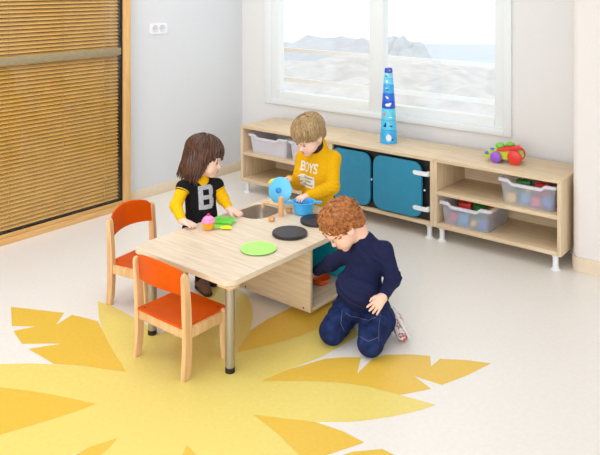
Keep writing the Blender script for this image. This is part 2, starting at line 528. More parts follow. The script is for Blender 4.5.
# ------------------------------------------------------------------ storage units
T = 0.024
UF, UB = 4.19, 4.61
ZB, ZT = 0.09, 0.537
def unit(name, x0, x1, label, mid, group='low wooden storage units along the back wall'):
    O = ((x0 + x1) / 2, UF, 0)
    r = empty(name, O, label, 'storage unit', group)
    def B(): return MB(O)
    B().box((x0, UF, ZB), (x0 + T, UB, ZT - 0.022), 0.0015).build('side_panel', M['lam_z'], r)
    B().box((x1 - T, UF, ZB), (x1, UB, ZT - 0.022), 0.0015).build('side_panel', M['lam_z'], r)
    B().box((x0, UF - 0.002, ZT - 0.022), (x1, UB, ZT), 0.0015).build('top_panel', M['lam_x'], r)
    B().box((x0 + T, UF, ZB), (x1 - T, UB, ZB + 0.026), 0.0015).build('bottom_panel', M['lam_x'], r)
    B().box((x0 + T, UB - 0.012, ZB + 0.026), (x1 - T, UB, ZT - 0.022), 0.0).build('back_panel', M['lam_x'], r)
    if mid:
        B().box((x0 + T, UF + 0.002, 0.302), (x1 - T, UB - 0.012, 0.326), 0.0015).build('shelf', M['lam_x'], r)
    for x in (x0 + 0.045, x1 - 0.045):
        for y in (UF + 0.035, UB - 0.05):
            f = B()
            f.cyl((x, y, 0.006), (x, y, ZB), 0.0165, n=16)
            f.lathe([(0, 0), (0.030, 0), (0.030, 0.004), (0.018, 0.012), (0.0165, 0.02)], (x, y, 0), 20)
            f.lathe([(0.0165, 0.072), (0.022, 0.076), (0.022, ZB), (0, ZB)], (x, y, 0), 20)
            f.build('foot', M['white_pl'], r)
    return r
US = [-4.003, -3.113, -2.268, -1.438]
u1 = unit('storage_unit', US[0], US[1] - 0.001, 'open wooden shelf unit nearest the corner with two pale empty-looking bins', True)
u2 = unit('storage_unit', US[1], US[2] - 0.001, 'wooden unit with two teal rounded doors under the window', False)
u3 = unit('storage_unit', US[2], US[3], 'open wooden shelf unit beside the pillar with the toy car on top', True)
O2 = ((US[1] + US[2] - 0.001) / 2, UF, 0)
MB(O2).box((US[1] + T, UF + 0.022, ZB + 0.027), (US[2] - T - 0.001, UF + 0.026, ZT - 0.023), 0).build('gap_shade_board', M['black'], u2)  # black board added to stand in for shade in the door gaps
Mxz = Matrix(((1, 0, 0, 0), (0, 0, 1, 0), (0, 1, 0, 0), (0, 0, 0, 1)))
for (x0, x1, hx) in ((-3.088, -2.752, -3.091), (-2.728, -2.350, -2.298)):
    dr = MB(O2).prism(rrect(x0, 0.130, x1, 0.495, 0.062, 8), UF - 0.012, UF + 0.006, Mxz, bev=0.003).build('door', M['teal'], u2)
    s = 1 if hx > x1 else -1
    for zz in (0.428, 0.196):
        hb = MB(O2)
        xa = x1 - 0.062 if s > 0 else x0 - 0.002
        xb = hx if s > 0 else x0 + 0.030
        hb.prism(rrect(xa, zz - 0.014, xb, zz + 0.014, 0.0135, 5), UF - 0.020, UF - 0.011, Mxz, bev=0.003)
        if s > 0:
            hb.box((hx - 0.016, UF - 0.012, zz - 0.016), (hx, UF + 0.012, zz + 0.016), 0.002)
        hb.cyl(((xa + 0.016 if s > 0 else xa + 0.018), UF - 0.023, zz), ((xa + 0.016 if s > 0 else xa + 0.018), UF - 0.019, zz), 0.006, n=12)
        hb.build('hinge', M['white_pl'], dr)
    MB(O2).sph((x1 + 0.008 if s < 0 else x1 + 0.02, UF - 0.004, 0.318), 0.007, 12).build('latch', M['white_pl'], dr)

# ------------------------------------------------------------------ bins and what is in them
binmat = frosted('frosted_bin', (240, 244, 254), 0.70)
rimmat = frosted('frosted_bin_rim', (246, 246, 252), 0.06)
binmat2 = frosted('milky_bin', (248, 246, 252), 0.16)
def storage_bin(x0, x1, z, yf, label, bm, h=0.15, dep=0.36):
    O = ((x0 + x1) / 2, yf + dep / 2, z)
    r = empty('storage_bin', O, label, 'storage bin', 'translucent bins in the storage units')
    hw, hd = (x1 - x0) / 2, dep / 2
    tp = 0.018
    t = 0.004
    b = MB()
    def loop(k, zz, ins=0.0):
        w = hw - 0.012 - tp * (1 - k) - ins; d = hd - 0.012 - tp * 0.7 * (1 - k) - ins
        return [b.b.verts.new((x, y, zz)) for x, y in rrect(-w, -d, w, d, 0.022 - ins * 0.5, 5)]
    def dip(v, zmax):
        # scooped front and back edge
        a = min(1, max(0, (0.62 - abs(v.co.x) / hw) / 0.14))
        a = a * a * (3 - 2 * a)
        if abs(v.co.y) > hd * 0.8: v.co.z -= 0.020 * a
    # dense top edge on the front: subdivide by adding points
    L0, L1 = loop(0, 0.0), loop(1, h)
    I1, I0 = loop(1, h, t), loop(0, t, t)
    n = len(L0)
    for A, B_ in ((L0, L1), (L1, I1), (I1, I0)):
        for i in range(n):
            b.b.faces.new((A[i], A[(i + 1) % n], B_[(i + 1) % n], B_[i]))
    b.b.faces.new(L0[::-1]); b.b.faces.new(I0)
    bmesh.ops.recalc_face_normals(b.b, faces=b.b.faces)
    long = [e for e in b.b.edges if abs(e.verts[0].co.y - e.verts[1].co.y) < 1e-4 and e.calc_length() > 0.1]
    bmesh.ops.subdivide_edges(b.b, edges=long, cuts=24, use_grid_fill=False)
    for v in b.b.verts:
        if v.co.z > h - 0.001: dip(v, h)
    b.build('tub', bm, r)
    # rim lip following the scoop
    rm = MB()
    pts = []
    w, d = hw - 0.006, hd - 0.006
    base = rrect(-w, -d, w, d, 0.024, 5)
    m = len(base)
    full = []
    for i in range(m):
        p, q = base[i], base[(i + 1) % m]
        k = 24 if math.hypot(p[0] - q[0], p[1] - q[1]) > 0.1 else 1
        for j in range(k):
            full.append((p[0] + (q[0] - p[0]) * j / k, p[1] + (q[1] - p[1]) * j / k))
    sec = [(-0.008, 0.003), (0.006, 0.003), (0.006, -0.016), (0.003, -0.016), (0.003, -0.002), (-0.008, -0.002)]
    rings = []
    for i, (x, y) in enumerate(full):
        px, py = full[i - 1]; qx, qy = full[(i + 1) % len(full)]
        tx, ty = qx - px, qy - py
        l = math.hypot(tx, ty); nx, ny = ty / l, -tx / l
        a = min(1, max(0, (0.62 - abs(x) / hw) / 0.14)); a = a * a * (3 - 2 * a)
        dz = -0.020 * a if abs(y) > hd * 0.8 else 0
        rings.append([rm.b.verts.new((x + nx * s[0], y + ny * s[0], h + s[1] + dz)) for s in sec])
    for i in range(len(rings)):
        A, B_ = rings[i], rings[(i + 1) % len(rings)]
        for k in range(len(sec)):
            rm.b.faces.new((A[k], A[(k + 1) % len(sec)], B_[(k + 1) % len(sec)], B_[k]))
    rm.build('rim', rimmat, r)
    return r
storage_bin(-3.945, -3.535, 0.3265, UF + 0.012, 'milky translucent bin nearest the room corner on the upper shelf', binmat2, 0.148)
storage_bin(-3.528, -3.142, 0.3265, UF + 0.012, 'milky translucent bin on the upper shelf partly behind the standing boy in yellow', binmat2, 0.148)
storage_bin(-1.842, -1.470, 0.3265, UF + 0.020, 'translucent toy-filled bin on the upper shelf beside the pillar', binmat, 0.154)
storage_bin(-2.240, -1.876, 0.1165, UF + 0.006, 'translucent toy-filled bin standing on the bottom board, mostly left of the other toy bin', binmat, 0.148)

TOYC = {'red': (224, 52, 40), 'blue': (70, 120, 215), 'sky': (84, 168, 228), 'yellow': (244, 196, 66), 'green': (40, 130, 48), 'pink': (236, 96, 128), 'orange': (232, 110, 24)}
TM = {k: mat('toy_' + k, v, 0.35, 0.02) for k, v in TOYC.items()}
def toy_ball(p, r, c, label, group):
    if group == g1: p = (p[0] + 0.008, p[1] + 0.008, p[2])
    b = MB()
    b.sph((0, 0, 0), r, 20)
    b.lathe([(r * 0.999, -r * 0.05), (r * 1.025, 0), (r * 0.999, r * 0.05)], (0, 0, 0), 24)
    o = b.build('play_ball', TM[c])
    o.location = p
    tag(o, label, 'ball', group)
def toy_block(p, s, c, rz, label, group):
    if group == g1: p = (p[0] + 0.008, p[1] + 0.008, p[2])
    b = MB()
    b.box((-s[0], -s[1], -s[2]), (s[0], s[1], s[2]), 0.004)
    k = 2
    for i in range(k):
        b.cyl((-s[0] / 2 + s[0] * i, 0, s[2] - 0.001), (-s[0] / 2 + s[0] * i, 0, s[2] + 0.006), 0.011, n=14, bev=0.001)
    o = b.build('toy_block', TM[c])
    o.location = p; o.rotation_euler = (0, 0, rz)
    tag(o, label, 'toy block', group)
g1 = 'toys in the upper toy bin'; g2 = 'toys in the lower toy bin'
zu, zl = 0.3265 + 0.005, 0.1165 + 0.005
ub, lb = 'the upper toy bin beside the pillar', 'the lower translucent toy bin'
toy_block((-1.775, 4.262, zu + 0.026), (0.028, 0.02, 0.026), 'yellow', 0.1, 'yellow block in the front of ' + ub, g1)
toy_ball((-1.690, 4.272, zu + 0.040), 0.036, 'sky', 'sky blue ball behind the front wall of ' + ub, g1)
toy_block((-1.622, 4.262, zu + 0.0235), (0.026, 0.02, 0.0235), 'pink', 0.0, 'pink block low in the front of ' + ub, g1)
toy_ball((-1.553, 4.272, zu + 0.038), 0.036, 'blue', 'deep blue ball at the pillar end of ' + ub, g1)
toy_ball((-1.672, 4.264, zu + 0.093), 0.020, 'yellow', 'small yellow ball on the sky blue ball in ' + ub, g1)
toy_block((-1.742, 4.37, zu + 0.058), (0.045, 0.03, 0.058), 'green', 0.2, 'green block showing above the rim of ' + ub, g1)
toy_block((-1.615, 4.37, zu + 0.058), (0.045, 0.03, 0.058), 'red', -0.1, 'dark red block showing above the rim of ' + ub, g1)
toy_ball((-2.163, 4.268, zl + 0.036), 0.034, 'pink', 'pink ball in the front corner of ' + lb, g2)
toy_block((-2.085, 4.262, zl + 0.036), (0.033, 0.018, 0.036), 'sky', 0.05, 'sky blue block in the front of ' + lb, g2)
toy_ball((-2.016, 4.262, zl + 0.027), 0.025, 'yellow', 'small yellow ball between two blue toys in ' + lb, g2)
toy_block((-1.955, 4.270, zl + 0.028), (0.028, 0.02, 0.028), 'blue', -0.05, 'deep blue block at the end of ' + lb, g2)
toy_block((-2.12, 4.36, zl + 0.058), (0.04, 0.03, 0.058), 'red', 0.15, 'red block showing above the scooped rim of ' + lb, g2)
toy_block((-2.02, 4.37, zl + 0.056), (0.038, 0.03, 0.056), 'green', -0.15, 'green block showing above the scooped rim of ' + lb, g2)
toy_ball((-1.995, 4.46, zl + 0.052), 0.046, 'orange', 'orange ball at the back end of ' + lb, g2)

# ------------------------------------------------------------------ stacking cups
cupc = [(58, 176, 238), (84, 200, 240), (96, 206, 236), (30, 84, 200), (34, 104, 214), (60, 170, 232), (100, 206, 244), (130, 208, 240), (40, 80, 190)]
words = ['bottom and widest', 'second from the bottom', 'third from the bottom', 'fourth from the bottom', 'fifth from the bottom, the middle one', 'fourth from the top', 'third from the top', 'second from the top', 'topmost and smallest']
adj = ['sky blue', 'light blue', 'pale turquoise', 'deep blue', 'royal blue', 'bright blue', 'pale blue', 'very pale blue', 'dark blue']
cz = [0.5375, 0.634, 0.706, 0.787, 0.838, 0.893, 0.956, 1.000, 1.040, 1.073]
cr = [0.060, 0.056, 0.0525, 0.0485, 0.0445, 0.040, 0.036, 0.032, 0.029]
cu = (-2.742,4.402)
emb = [mat('print_white', (240, 244, 248), 0.5), mat('print_navy', (24, 40, 120), 0.5), mat('print_coral', (236, 130, 120), 0.5)]
for i in range(9):
    hh = cz[i + 1] - cz[i]
    r0, r1 = cr[i], cr[i] * 0.955
    c = empty('stacking_cup', (cu[0], cu[1], cz[i]), adj[i] + ' stacking cup, ' + words[i] + ' of the cup tower', 'cup', 'stacking cups in the tower')
    b = MB()
    b.lathe([(r0 - 0.002, 0.02 if i else 0.0), (r0 - 0.002, 0), (r0, 0.001), (r0 + 0.001, 0.004), (r0 + 0.0005, 0.007), (r1, hh - 0.006), (r1 - 0.002, hh - 0.001), (r1 - 0.006, hh), (0, hh)], (0, 0, 0), 36)
    b.build('cup_body', mat('cup_blue_%d' % i, cupc[i], 0.35, 0.05, 45), c)
    # small sea-creature style print facing the room
    ang0 = math.atan2(-cu[1], -cu[0])
    def dab(a, zz, ra, rz, m):
        e = MB()
        rr = r0 + (r1 - r0) * zz / hh + 0.0006
        cxx, cyy = rr * math.cos(ang0 + a), rr * math.sin(ang0 + a)
        rot = Matrix.Rotation(ang0 + a, 3, 'Z')
        e.sph((cxx, cyy, zz), (0.0012, ra, rz), 12, rot)
        e.build('printed_picture', emb[m], c)
    if i == 0:
        dab(0.02, 0.045, 0.020, 0.026, 0); dab(-0.05, 0.047, 0.010, 0.018, 1); dab(0.16, 0.063, 0.009, 0.009, 1); dab(0.5, 0.03, 0.008, 0.006, 1)
    elif i == 1:
        dab(-0.5, 0.03, 0.012, 0.008, 1); dab(-0.4, 0.042, 0.006, 0.014, 1); dab(0.35, 0.03, 0.010, 0.005, 1)
    elif i == 2:
        dab(-0.62, 0.042, 0.010, 0.014, 2); dab(0.3, 0.02, 0.012, 0.005, 0)
    elif i == 3:
        dab(-0.1, 0.026, 0.020, 0.011, 0); dab(0.25, 0.036, 0.010, 0.007, 0)
    elif i == 8:
        dab(0.3, 0.018, 0.007, 0.006, 2)
    else:
        dab(0.25 - 0.1 * i, hh * 0.45, 0.008, 0.006, i % 2); dab(-0.35, hh * 0.6, 0.007, 0.005, 0)

# ------------------------------------------------------------------ pull-along toy car
tcx, tcy = (-1.871,4.406)
tc_ = empty('toy_car', (tcx, tcy, 0.5375), 'lime green and red toy car with purple and red wheels on the unit top', 'toy car', rz=math.radians(12))
b = MB()
lim = mat('toy_lime', (196, 214, 40), 0.35, 0.02)
b.prism([(-0.125, 0.028), (-0.115, 0.052), (-0.085, 0.075), (-0.03, 0.085), (0.06, 0.085), (0.105, 0.07), (0.115, 0.04), (0.10, 0.022), (-0.11, 0.020)], -0.045, 0.045, Mxz, bev=0.006)
b.build('car_body', lim, tc_)
b = MB()
b.prism([(-0.045, 0.082), (0.02, 0.100), (0.10, 0.118), (0.112, 0.104), (0.09, 0.090), (0.0, 0.066), (-0.05, 0.066)], -0.050, -0.030, Mxz, bev=0.006)
b.prism([(-0.045, 0.082), (0.02, 0.104), (0.09, 0.108), (0.09, 0.090), (0.0, 0.072), (-0.05, 0.070)], -0.034, 0.045, Mxz, bev=0.006)
b.build('red_top', TM['red'], tc_)['label'] = 'red sloping top'
b = MB()
b.sph((-0.03, 0.0, 0.098), (0.03, 0.03, 0.022), 14)
b.sph((0.03, 0.01, 0.112), (0.03, 0.03, 0.016), 14)
b.build('driver_bump', mat('toy_green', (120, 196, 70), 0.4), tc_)
b = MB()
b.sph((-0.072, -0.03, 0.078), (0.018, 0.012, 0.010), 12)
b.sph((-0.104, -0.038, 0.052), (0.016, 0.012, 0.012), 12)
b.build('headlight', TM['blue'], tc_)
for (x, y, r, c, lb_) in ((-0.045, -0.062, 0.036, 'purple', 'purple front wheel'), (0.072, -0.066, 0.046, 'red', 'large red rear wheel'), (-0.045, 0.062, 0.036, 'purple', None), (0.072, 0.064, 0.046, 'red', None)):
    wm = mat('toy_purple', (150, 84, 204), 0.4) if c == 'purple' else TM['red']
    w = MB()
    Rw = Matrix.Rotation(PI / 2, 3, 'X')
    w.lathe([(0, -0.013), (r * 0.75, -0.013), (r * 0.96, -0.008), (r, 0), (r * 0.96, 0.008), (r * 0.75, 0.013), (0, 0.013)], (x, y, r), 28, Rw)
    w.sph((x, y - math.copysign(-0.012, y), r), (0.012, 0.006, 0.012), 12)
    o = w.build('wheel', wm, tc_)
    if lb_: o['label'] = lb_

# ------------------------------------------------------------------ kitchen play table
TX0, TX1, TY0, TY1, TZ = -2.835, -2.165, 2.198, 3.275, 0.40
tb = empty('play_kitchen_table', (-2.5, 2.7, 0), 'pale wood play kitchen table with sink, black hotplates and steel legs', 'play table')
OT = (-2.5, 2.7, 0)
outer = rrect(TX0, TY0, TX1, TY1, [0.05, 0.05, 0.05, 0.05], 8)
hole = []
SX0, SX1, SY0, SY1 = -2.812, -2.610, 2.862, 3.105
hole = rrect(SX0, SY0, SX1, SY1, [0.085, 0.05, 0.085, 0.085], 8)
b = MB(OT)
def capfill(zv):
    vo = [b.b.verts.new((x, y, zv)) for x, y in outer]
    vh = [b.b.verts.new((x, y, zv)) for x, y in hole]
    eo = [b.b.edges.new((vo[i], vo[(i + 1) % len(vo)])) for i in range(len(vo))]
    eh = [b.b.edges.new((vh[i], vh[(i + 1) % len(vh)])) for i in range(len(vh))]
    bmesh.ops.triangle_fill(b.b, edges=eo + eh, use_beauty=True)
    return vo, vh
to, th = capfill(TZ)
bo, bh = capfill(TZ - 0.024)
b.mi = 1
for A, B_ in ((bo, to), (bh, th)):
    n = len(A)
    b._mark([b.b.faces.new((A[i], A[(i + 1) % n], B_[(i + 1) % n], B_[i])) for i in range(n)])
b.build('tabletop', [M['top'], M['edge']], tb)
# sink basin
b = MB(OT)
lp = [(x, y) for x, y in hole]
cxh = sum(p[0] for p in lp) / len(lp); cyh = sum(p[1] for p in lp) / len(lp)
def ringv(k, zz): return [b.b.verts.new((cxh + (x - cxh) * k, cyh + (y - cyh) * k, zz)) for x, y in lp]
rg = [ringv(1.0, TZ - 0.003), ringv(0.995, TZ - 0.06), ringv(0.9, TZ - 0.085), ringv(0.4, TZ - 0.09)]
for A, B_ in zip(rg, rg[1:]):
    n = len(A)
    for i in range(n): b.b.faces.new((A[i], A[(i + 1) % n], B_[(i + 1) % n], B_[i]))
b.b.faces.new(rg[-1])
b.build('sink_basin', M['sink'], tb)
def table_leg(x, y):
    l = MB(OT).cyl((x, y, 0.018), (x, y, TZ - 0.024), 0.0205, n=24).build('leg', M['steel'], tb)
    MB(OT).cyl((x, y, 0), (x, y, 0.02), 0.0215, n=24, bev=0.003).build('leg_cap', M['black'], l)
    MB(OT).box((x - 0.05, y - 0.03, TZ - 0.032), (x + 0.03, y + 0.03, TZ - 0.0245), 0.001).build('leg_bracket', M['beech'], l)
for p in ((-2.19, 2.226), (-2.716, 2.231), (-2.80, 3.22), (-2.20, 3.24)):
    table_leg(*p)
# cabinet under the top, open towards the right
cb = MB(OT).box((-2.715, 2.822, 0.032), (-2.215, 2.840, 0.376), 0.0015).build('cabinet_side', M['lam_x'], tb)
for x in (-2.26, -2.66):
    MB(OT).cyl((x, 2.8215, 0.046), (x, 2.824, 0.046), 0.005, n=12).build('screw_cap', M['black'], cb)
MB(OT).box((-2.70, 2.840, 0.032), (-2.215, 3.232, 0.050), 0.0015).build('cabinet_floor', M['lam_y'], tb)
MB(OT).box((-2.715, 3.232, 0.032), (-2.215, 3.250, 0.376), 0.0015).build('cabinet_side', M['teal2'], tb)
MB(OT).box((-2.55, 2.841, 0.050), (-2.535, 3.231, 0.376), 0.0).build('cabinet_back', M['teal2'], tb)
# hotplates, tap, knobs
for i, (x, y) in enumerate(((-2.341, 2.812), (-2.350, 3.050))):
    b = MB(OT).lathe([(0, 0), (0.086, 0), (0.090, 0.003), (0.090, 0.014), (0.087, 0.0175), (0, 0.018)], (x, y, TZ), 48)
    b.build('hotplate', M['hot'], tb)
fx, fy = -2.565, 3.006
b = MB(OT)
b.cyl((fx, fy, TZ), (fx, fy, TZ + 0.100), 0.0155, n=24, bev=0.003)
tap = b.build('tap', M['peach'], tb)
b = MB(OT)
b.tube([(fx - 0.005, fy, TZ + 0.058), (fx - 0.06, fy - 0.012, TZ + 0.060), (fx - 0.100, fy - 0.020, TZ + 0.060), (fx - 0.112, fy - 0.022, TZ + 0.054), (fx - 0.115, fy - 0.022, TZ + 0.030)], [0.008, 0.008, 0.0085, 0.009, 0.0095], 12)
b.build('tap_spout', M['peach'], tap)
for (x, y) in ((-2.548, 2.907), (-2.567, 3.075)):
    b = MB(OT)
    b.cyl((x, y, TZ), (x, y, TZ + 0.010), 0.010, n=16)
    b.lathe([(0, 0.006), (0.014, 0.006), (0.018, 0.010), (0.018, 0.020), (0.014, 0.025), (0, 0.025)], (x, y, TZ), 20)
    b.build('tap_knob', M['knobwood'], tb)

# ------------------------------------------------------------------ chairs
def make_chair(label):
    r = empty('toddler_chair', (0, 0, 0), label, 'chair', 'orange and beech toddler chairs at the play table')
    W = 0.160
    def side(pts, x0, x1, name):
        Myz = Matrix(((0, 0, 1, 0), (1, 0, 0, 0), (0, 1, 0, 0), (0, 0, 0, 1)))
        return MB().prism(pts, x0, x1, Myz, bev=0.004).build(name, M['beech'], r)
    # rear posts in side view (y, z): lower half swept back, upper half leaning back a little
    post = [(-0.022, 0), (0.014, 0), (0.022, 0.06), (0.026, 0.13), (0.026, 0.22), (0.020, 0.32), (0.010, 0.43)]
    top = []
    for i in range(1, 8):
        a = PI * i / 8
        top.append((-0.006 + 0.016 * math.cos(a), 0.434 + 0.017 * math.sin(a)))
    back = [(-0.022, 0.43), (-0.014, 0.32), (-0.010, 0.22), (-0.010, 0.13), (-0.014, 0.06)]
    for s in (-1, 1):
        x0 = s * W - 0.0125
        side(post + top + back, x0, x0 + 0.025, 'rear_leg')
        x1 = s * W * 0.985 - 0.0125
        fl_ = [(0.222, 0), (0.252, 0), (0.252, 0.10), (0.246, 0.205), (0.236, 0.222), (0.224, 0.222), (0.214, 0.205), (0.214, 0.10)]
        side(fl_, x1, x1 + 0.025, 'front_leg')
        side([(0.020, 0.166), (0.222, 0.168), (0.222, 0.212), (0.020, 0.212)], s * W * 0.99 - 0.010, s * W * 0.99 + 0.010, 'side_rail')
    MB().box((-W + 0.010, -0.002, 0.168), (W - 0.010, 0.018, 0.212), 0.003).build('back_rail', M['beech'], r)
    MB().box((-W + 0.010, 0.222, 0.168), (W - 0.010, 0.240, 0.206), 0.003).build('front_rail', M['beech'], r)
    # moulded plywood seat with a shallow dip
    b = MB()
    N = 14
    def sz(x, y):
        u = x / 0.165; v = (y - 0.12) / 0.14
        return 0.213 - 0.012 * max(0, 1 - u * u * 1.1) * max(0, 1 - v * v)
    for (dz) in (0.010, 0.0):
        V = [[b.b.verts.new((-0.150 + 0.300 * i / N, -0.010 + 0.265 * j / N, sz(-0.150 + 0.300 * i / N, -0.010 + 0.265 * j / N) + dz)) for i in range(N + 1)] for j in range(N + 1)]
        for j in range(N):
            for i in range(N): b.b.faces.new((V[j][i], V[j][i + 1], V[j + 1][i + 1], V[j + 1][i]))
        if dz: Vt = V
    for j in range(N):
        for i in (0, N): b.b.faces.new((Vt[j][i], Vt[j + 1][i], V[j + 1][i], V[j][i]))
    for i in range(N):
        for j in (0, N): b.b.faces.new((Vt[j][i], Vt[j][i + 1], V[j][i + 1], V[j][i]))
    st = b.build('seat', M['orange'], r)
    for (x, y) in ((-0.125, 0.014), (0.125, 0.014), (-0.125, 0.225), (0.125, 0.225)):
        MB().sph((x, y, sz(x, y) + 0.010), (0.005, 0.005, 0.002), 10).build('screw', M['black'], st)
    # curved plywood backrest between the posts
    b = MB()
    n = 18
    rows = []
    for i in range(n + 1):
        u = -1 + 2 * i / n
        x = u * 0.148
        y0 = 0.006 - 0.034 * (1 - u * u)
        zb = 0.352 + 0.012 * (1 - u * u); zt = 0.462 + 0.028 * (1 - u ** 2)
        if abs(u) > 0.85: zt -= 0.012 * ((abs(u) - 0.85) / 0.15) ** 2
        lean = 0.10
        rows.append([b.b.verts.new((x, y0 - lean * (zz - 0.40) + dy, zz)) for (zz, dy) in ((zb, 0), (zt - 0.004, 0), (zt, -0.005), (zt - 0.004, -0.010), (zb, -0.010))])
    for A, B_ in zip(rows, rows[1:]):
        for k in range(5): b.b.faces.new((A[k], A[(k + 1) % 5], B_[(k + 1) % 5], B_[k]))
    b.b.faces.new(rows[0]); b.b.faces.new(rows[-1][::-1])
    bk = b.build('backrest', M['orange'], r)
    for s in (-1, 1):
        MB().cyl((s * W, -0.0155, 0.40), (s * W, -0.0185, 0.40), 0.005, n=10).build('screw', M['black'], bk)
    return r
ch = make_chair('orange toddler chair with its back to the viewer, in front of the table')
ch.location = (-2.452, 2.062, 0)
ch2 = copy_tree(ch)
ch2['label'] = 'orange toddler chair at the left end of the table, on the blind side'
ch2.location = (-3.160, 2.455, 0)
ch2.rotation_euler = (0, 0, math.radians(-81.5))

# ------------------------------------------------------------------ things on the table
def plate(p, r, label, z=TZ):
    b = MB().lathe([(0, 0), (r * 0.7, 0), (r, 0.006), (r - 0.001, 0.0085), (r * 0.7, 0.0032), (0, 0.003)], (0, 0, 0), 40)
    o = b.build('toy_plate', M['lime'])
    o.location = (p[0], p[1], z + 0.0005)
    return tag(o, label, 'plate', 'lime green toy plates')
plate((-2.328,2.56), 0.088, 'lime green toy plate lying empty at the near edge of the table')
gp = (-2.734,2.68)
plate(gp, 0.070, 'lime green toy plate under the pink cupcake, by the girl')
cp = (-2.722,2.607)
ck = empty('toy_cupcake', (cp[0], cp[1], TZ + 0.0041), 'toy cupcake with pink icing in an orange case on the girl\'s plate', 'toy cupcake')
b = MB()
n = 32
pr_ = []
for (rr, zz) in ((0.0, 0), (0.024, 0), (0.032, 0.036), (0.0, 0.036)):
    if rr == 0: pr_.append([b.b.verts.new((0, 0, zz))])
    else: pr_.append([b.b.verts.new((rr * (1 + 0.05 * (-1) ** i) * math.cos(2 * PI * i / n), rr * (1 + 0.05 * (-1) ** i) * math.sin(2 * PI * i / n), zz)) for i in range(n)])
for A, B_ in zip(pr_, pr_[1:]):
    for i in range(n):
        j = (i + 1) % n
        if len(A) == 1: b.b.faces.new((A[0], B_[j], B_[i]))
        elif len(B_) == 1: b.b.faces.new((A[i], A[j], B_[0]))
        else: b.b.faces.new((A[i], A[j], B_[j], B_[i]))
b.build('case', mat('cupcake_orange', (250, 168, 40), 0.5), ck)
b = MB().lathe([(0.031, 0.034), (0.036, 0.038), (0.035, 0.044), (0.029, 0.048), (0.030, 0.052), (0.022, 0.060), (0.012, 0.066), (0, 0.068)], (0, 0, 0), 28)
b.build('icing', mat('icing_pink', (250, 150, 205), 0.5), ck)
MB().sph((0, 0, 0.071), 0.0085, 14).build('cherry', mat('cherry_pink', (216, 36, 110), 0.35), ck)
# lime sheet and lemon wedge on the same plate
lf = (-2.722,2.724)
b = MB()
N = 16
V = []
for j in range(N + 1):
    V.append([b.b.verts.new(((-1 + 2 * i / N) * 0.055, (-1 + 2 * j / N) * 0.042, 0.006 + 0.0012 * math.sin(i * 1.1) * math.cos(j * 0.9) + 0.006 * (j / N))) for i in range(N + 1)])
for j in range(N):
    for i in range(N): b.b.faces.new((V[j][i], V[j][i + 1], V[j + 1][i + 1], V[j + 1][i]))
bmesh.ops.solidify(b.b, geom=b.b.faces[:], thickness=0.0025)
lo_ = b.build('toy_lettuce', mat('lettuce_green', (150, 250, 110), 0.4))
lo_.location = (lf[0], lf[1], TZ + 0.010); lo_.rotation_euler = (0, 0, 0.4)
tag(lo_, 'bright green toy lettuce leaf beside the cupcake', 'toy food')
lw = (-2.638,2.652)
b = MB()
b.prism([(0.030 * math.cos(PI * i / 12), 0.030 * math.sin(PI * i / 12)) for i in range(13)], 0, 0.012, bev=0.002)
lo_ = b.build('toy_lemon_slice', mat('lemon_yellow', (238, 232, 40), 0.4))
lo_.location = (lw[0], lw[1], TZ + 0.0062); lo_.rotation_euler = (0, 0, 0.6)
tag(lo_, 'yellow half-round toy lemon slice at the edge of the girl\'s plate', 'toy food')
# blue pot
pp = (-2.497,3.119)
pt = empty('toy_pot', (pp[0], pp[1], TZ + 0.0005), 'sky blue toy pot on the table in front of the boy in yellow', 'toy pot', rz=0.68)
b = MB().lathe([(0, 0), (0.042, 0), (0.050, 0.006), (0.062, 0.062), (0.068, 0.066), (0.068, 0.069), (0.060, 0.069), (0.058, 0.064), (0.047, 0.008), (0, 0.006)], (0, 0, 0), 40)
b.build('pot_body', M['skyblue'], pt)
for s in (-1, 1):
    b = MB().prism(rrect(0.056, -0.016, 0.105, 0.016, 0.014, 5) if s > 0 else rrect(-0.105, -0.016, -0.056, 0.016, 0.014, 5), 0.058, 0.066, bev=0.002)
    b.build('pot_handle', M['skyblue'], pt)
# orange bowl in the cabinet
bp_ = (-2.325,3.062)
b = MB().lathe([(0, 0), (0.030, 0), (0.046, 0.012), (0.056, 0.036), (0.053, 0.036), (0.043, 0.015), (0.028, 0.005), (0, 0.004)], (0, 0, 0), 32)
o = b.build('toy_bowl', mat('bowl_orange', (236, 96, 16), 0.35, 0.02))
o.location = (-2.365, 3.105, 0.0505)
tag(o, 'orange toy bowl on the floor of the table\'s cabinet', 'bowl')
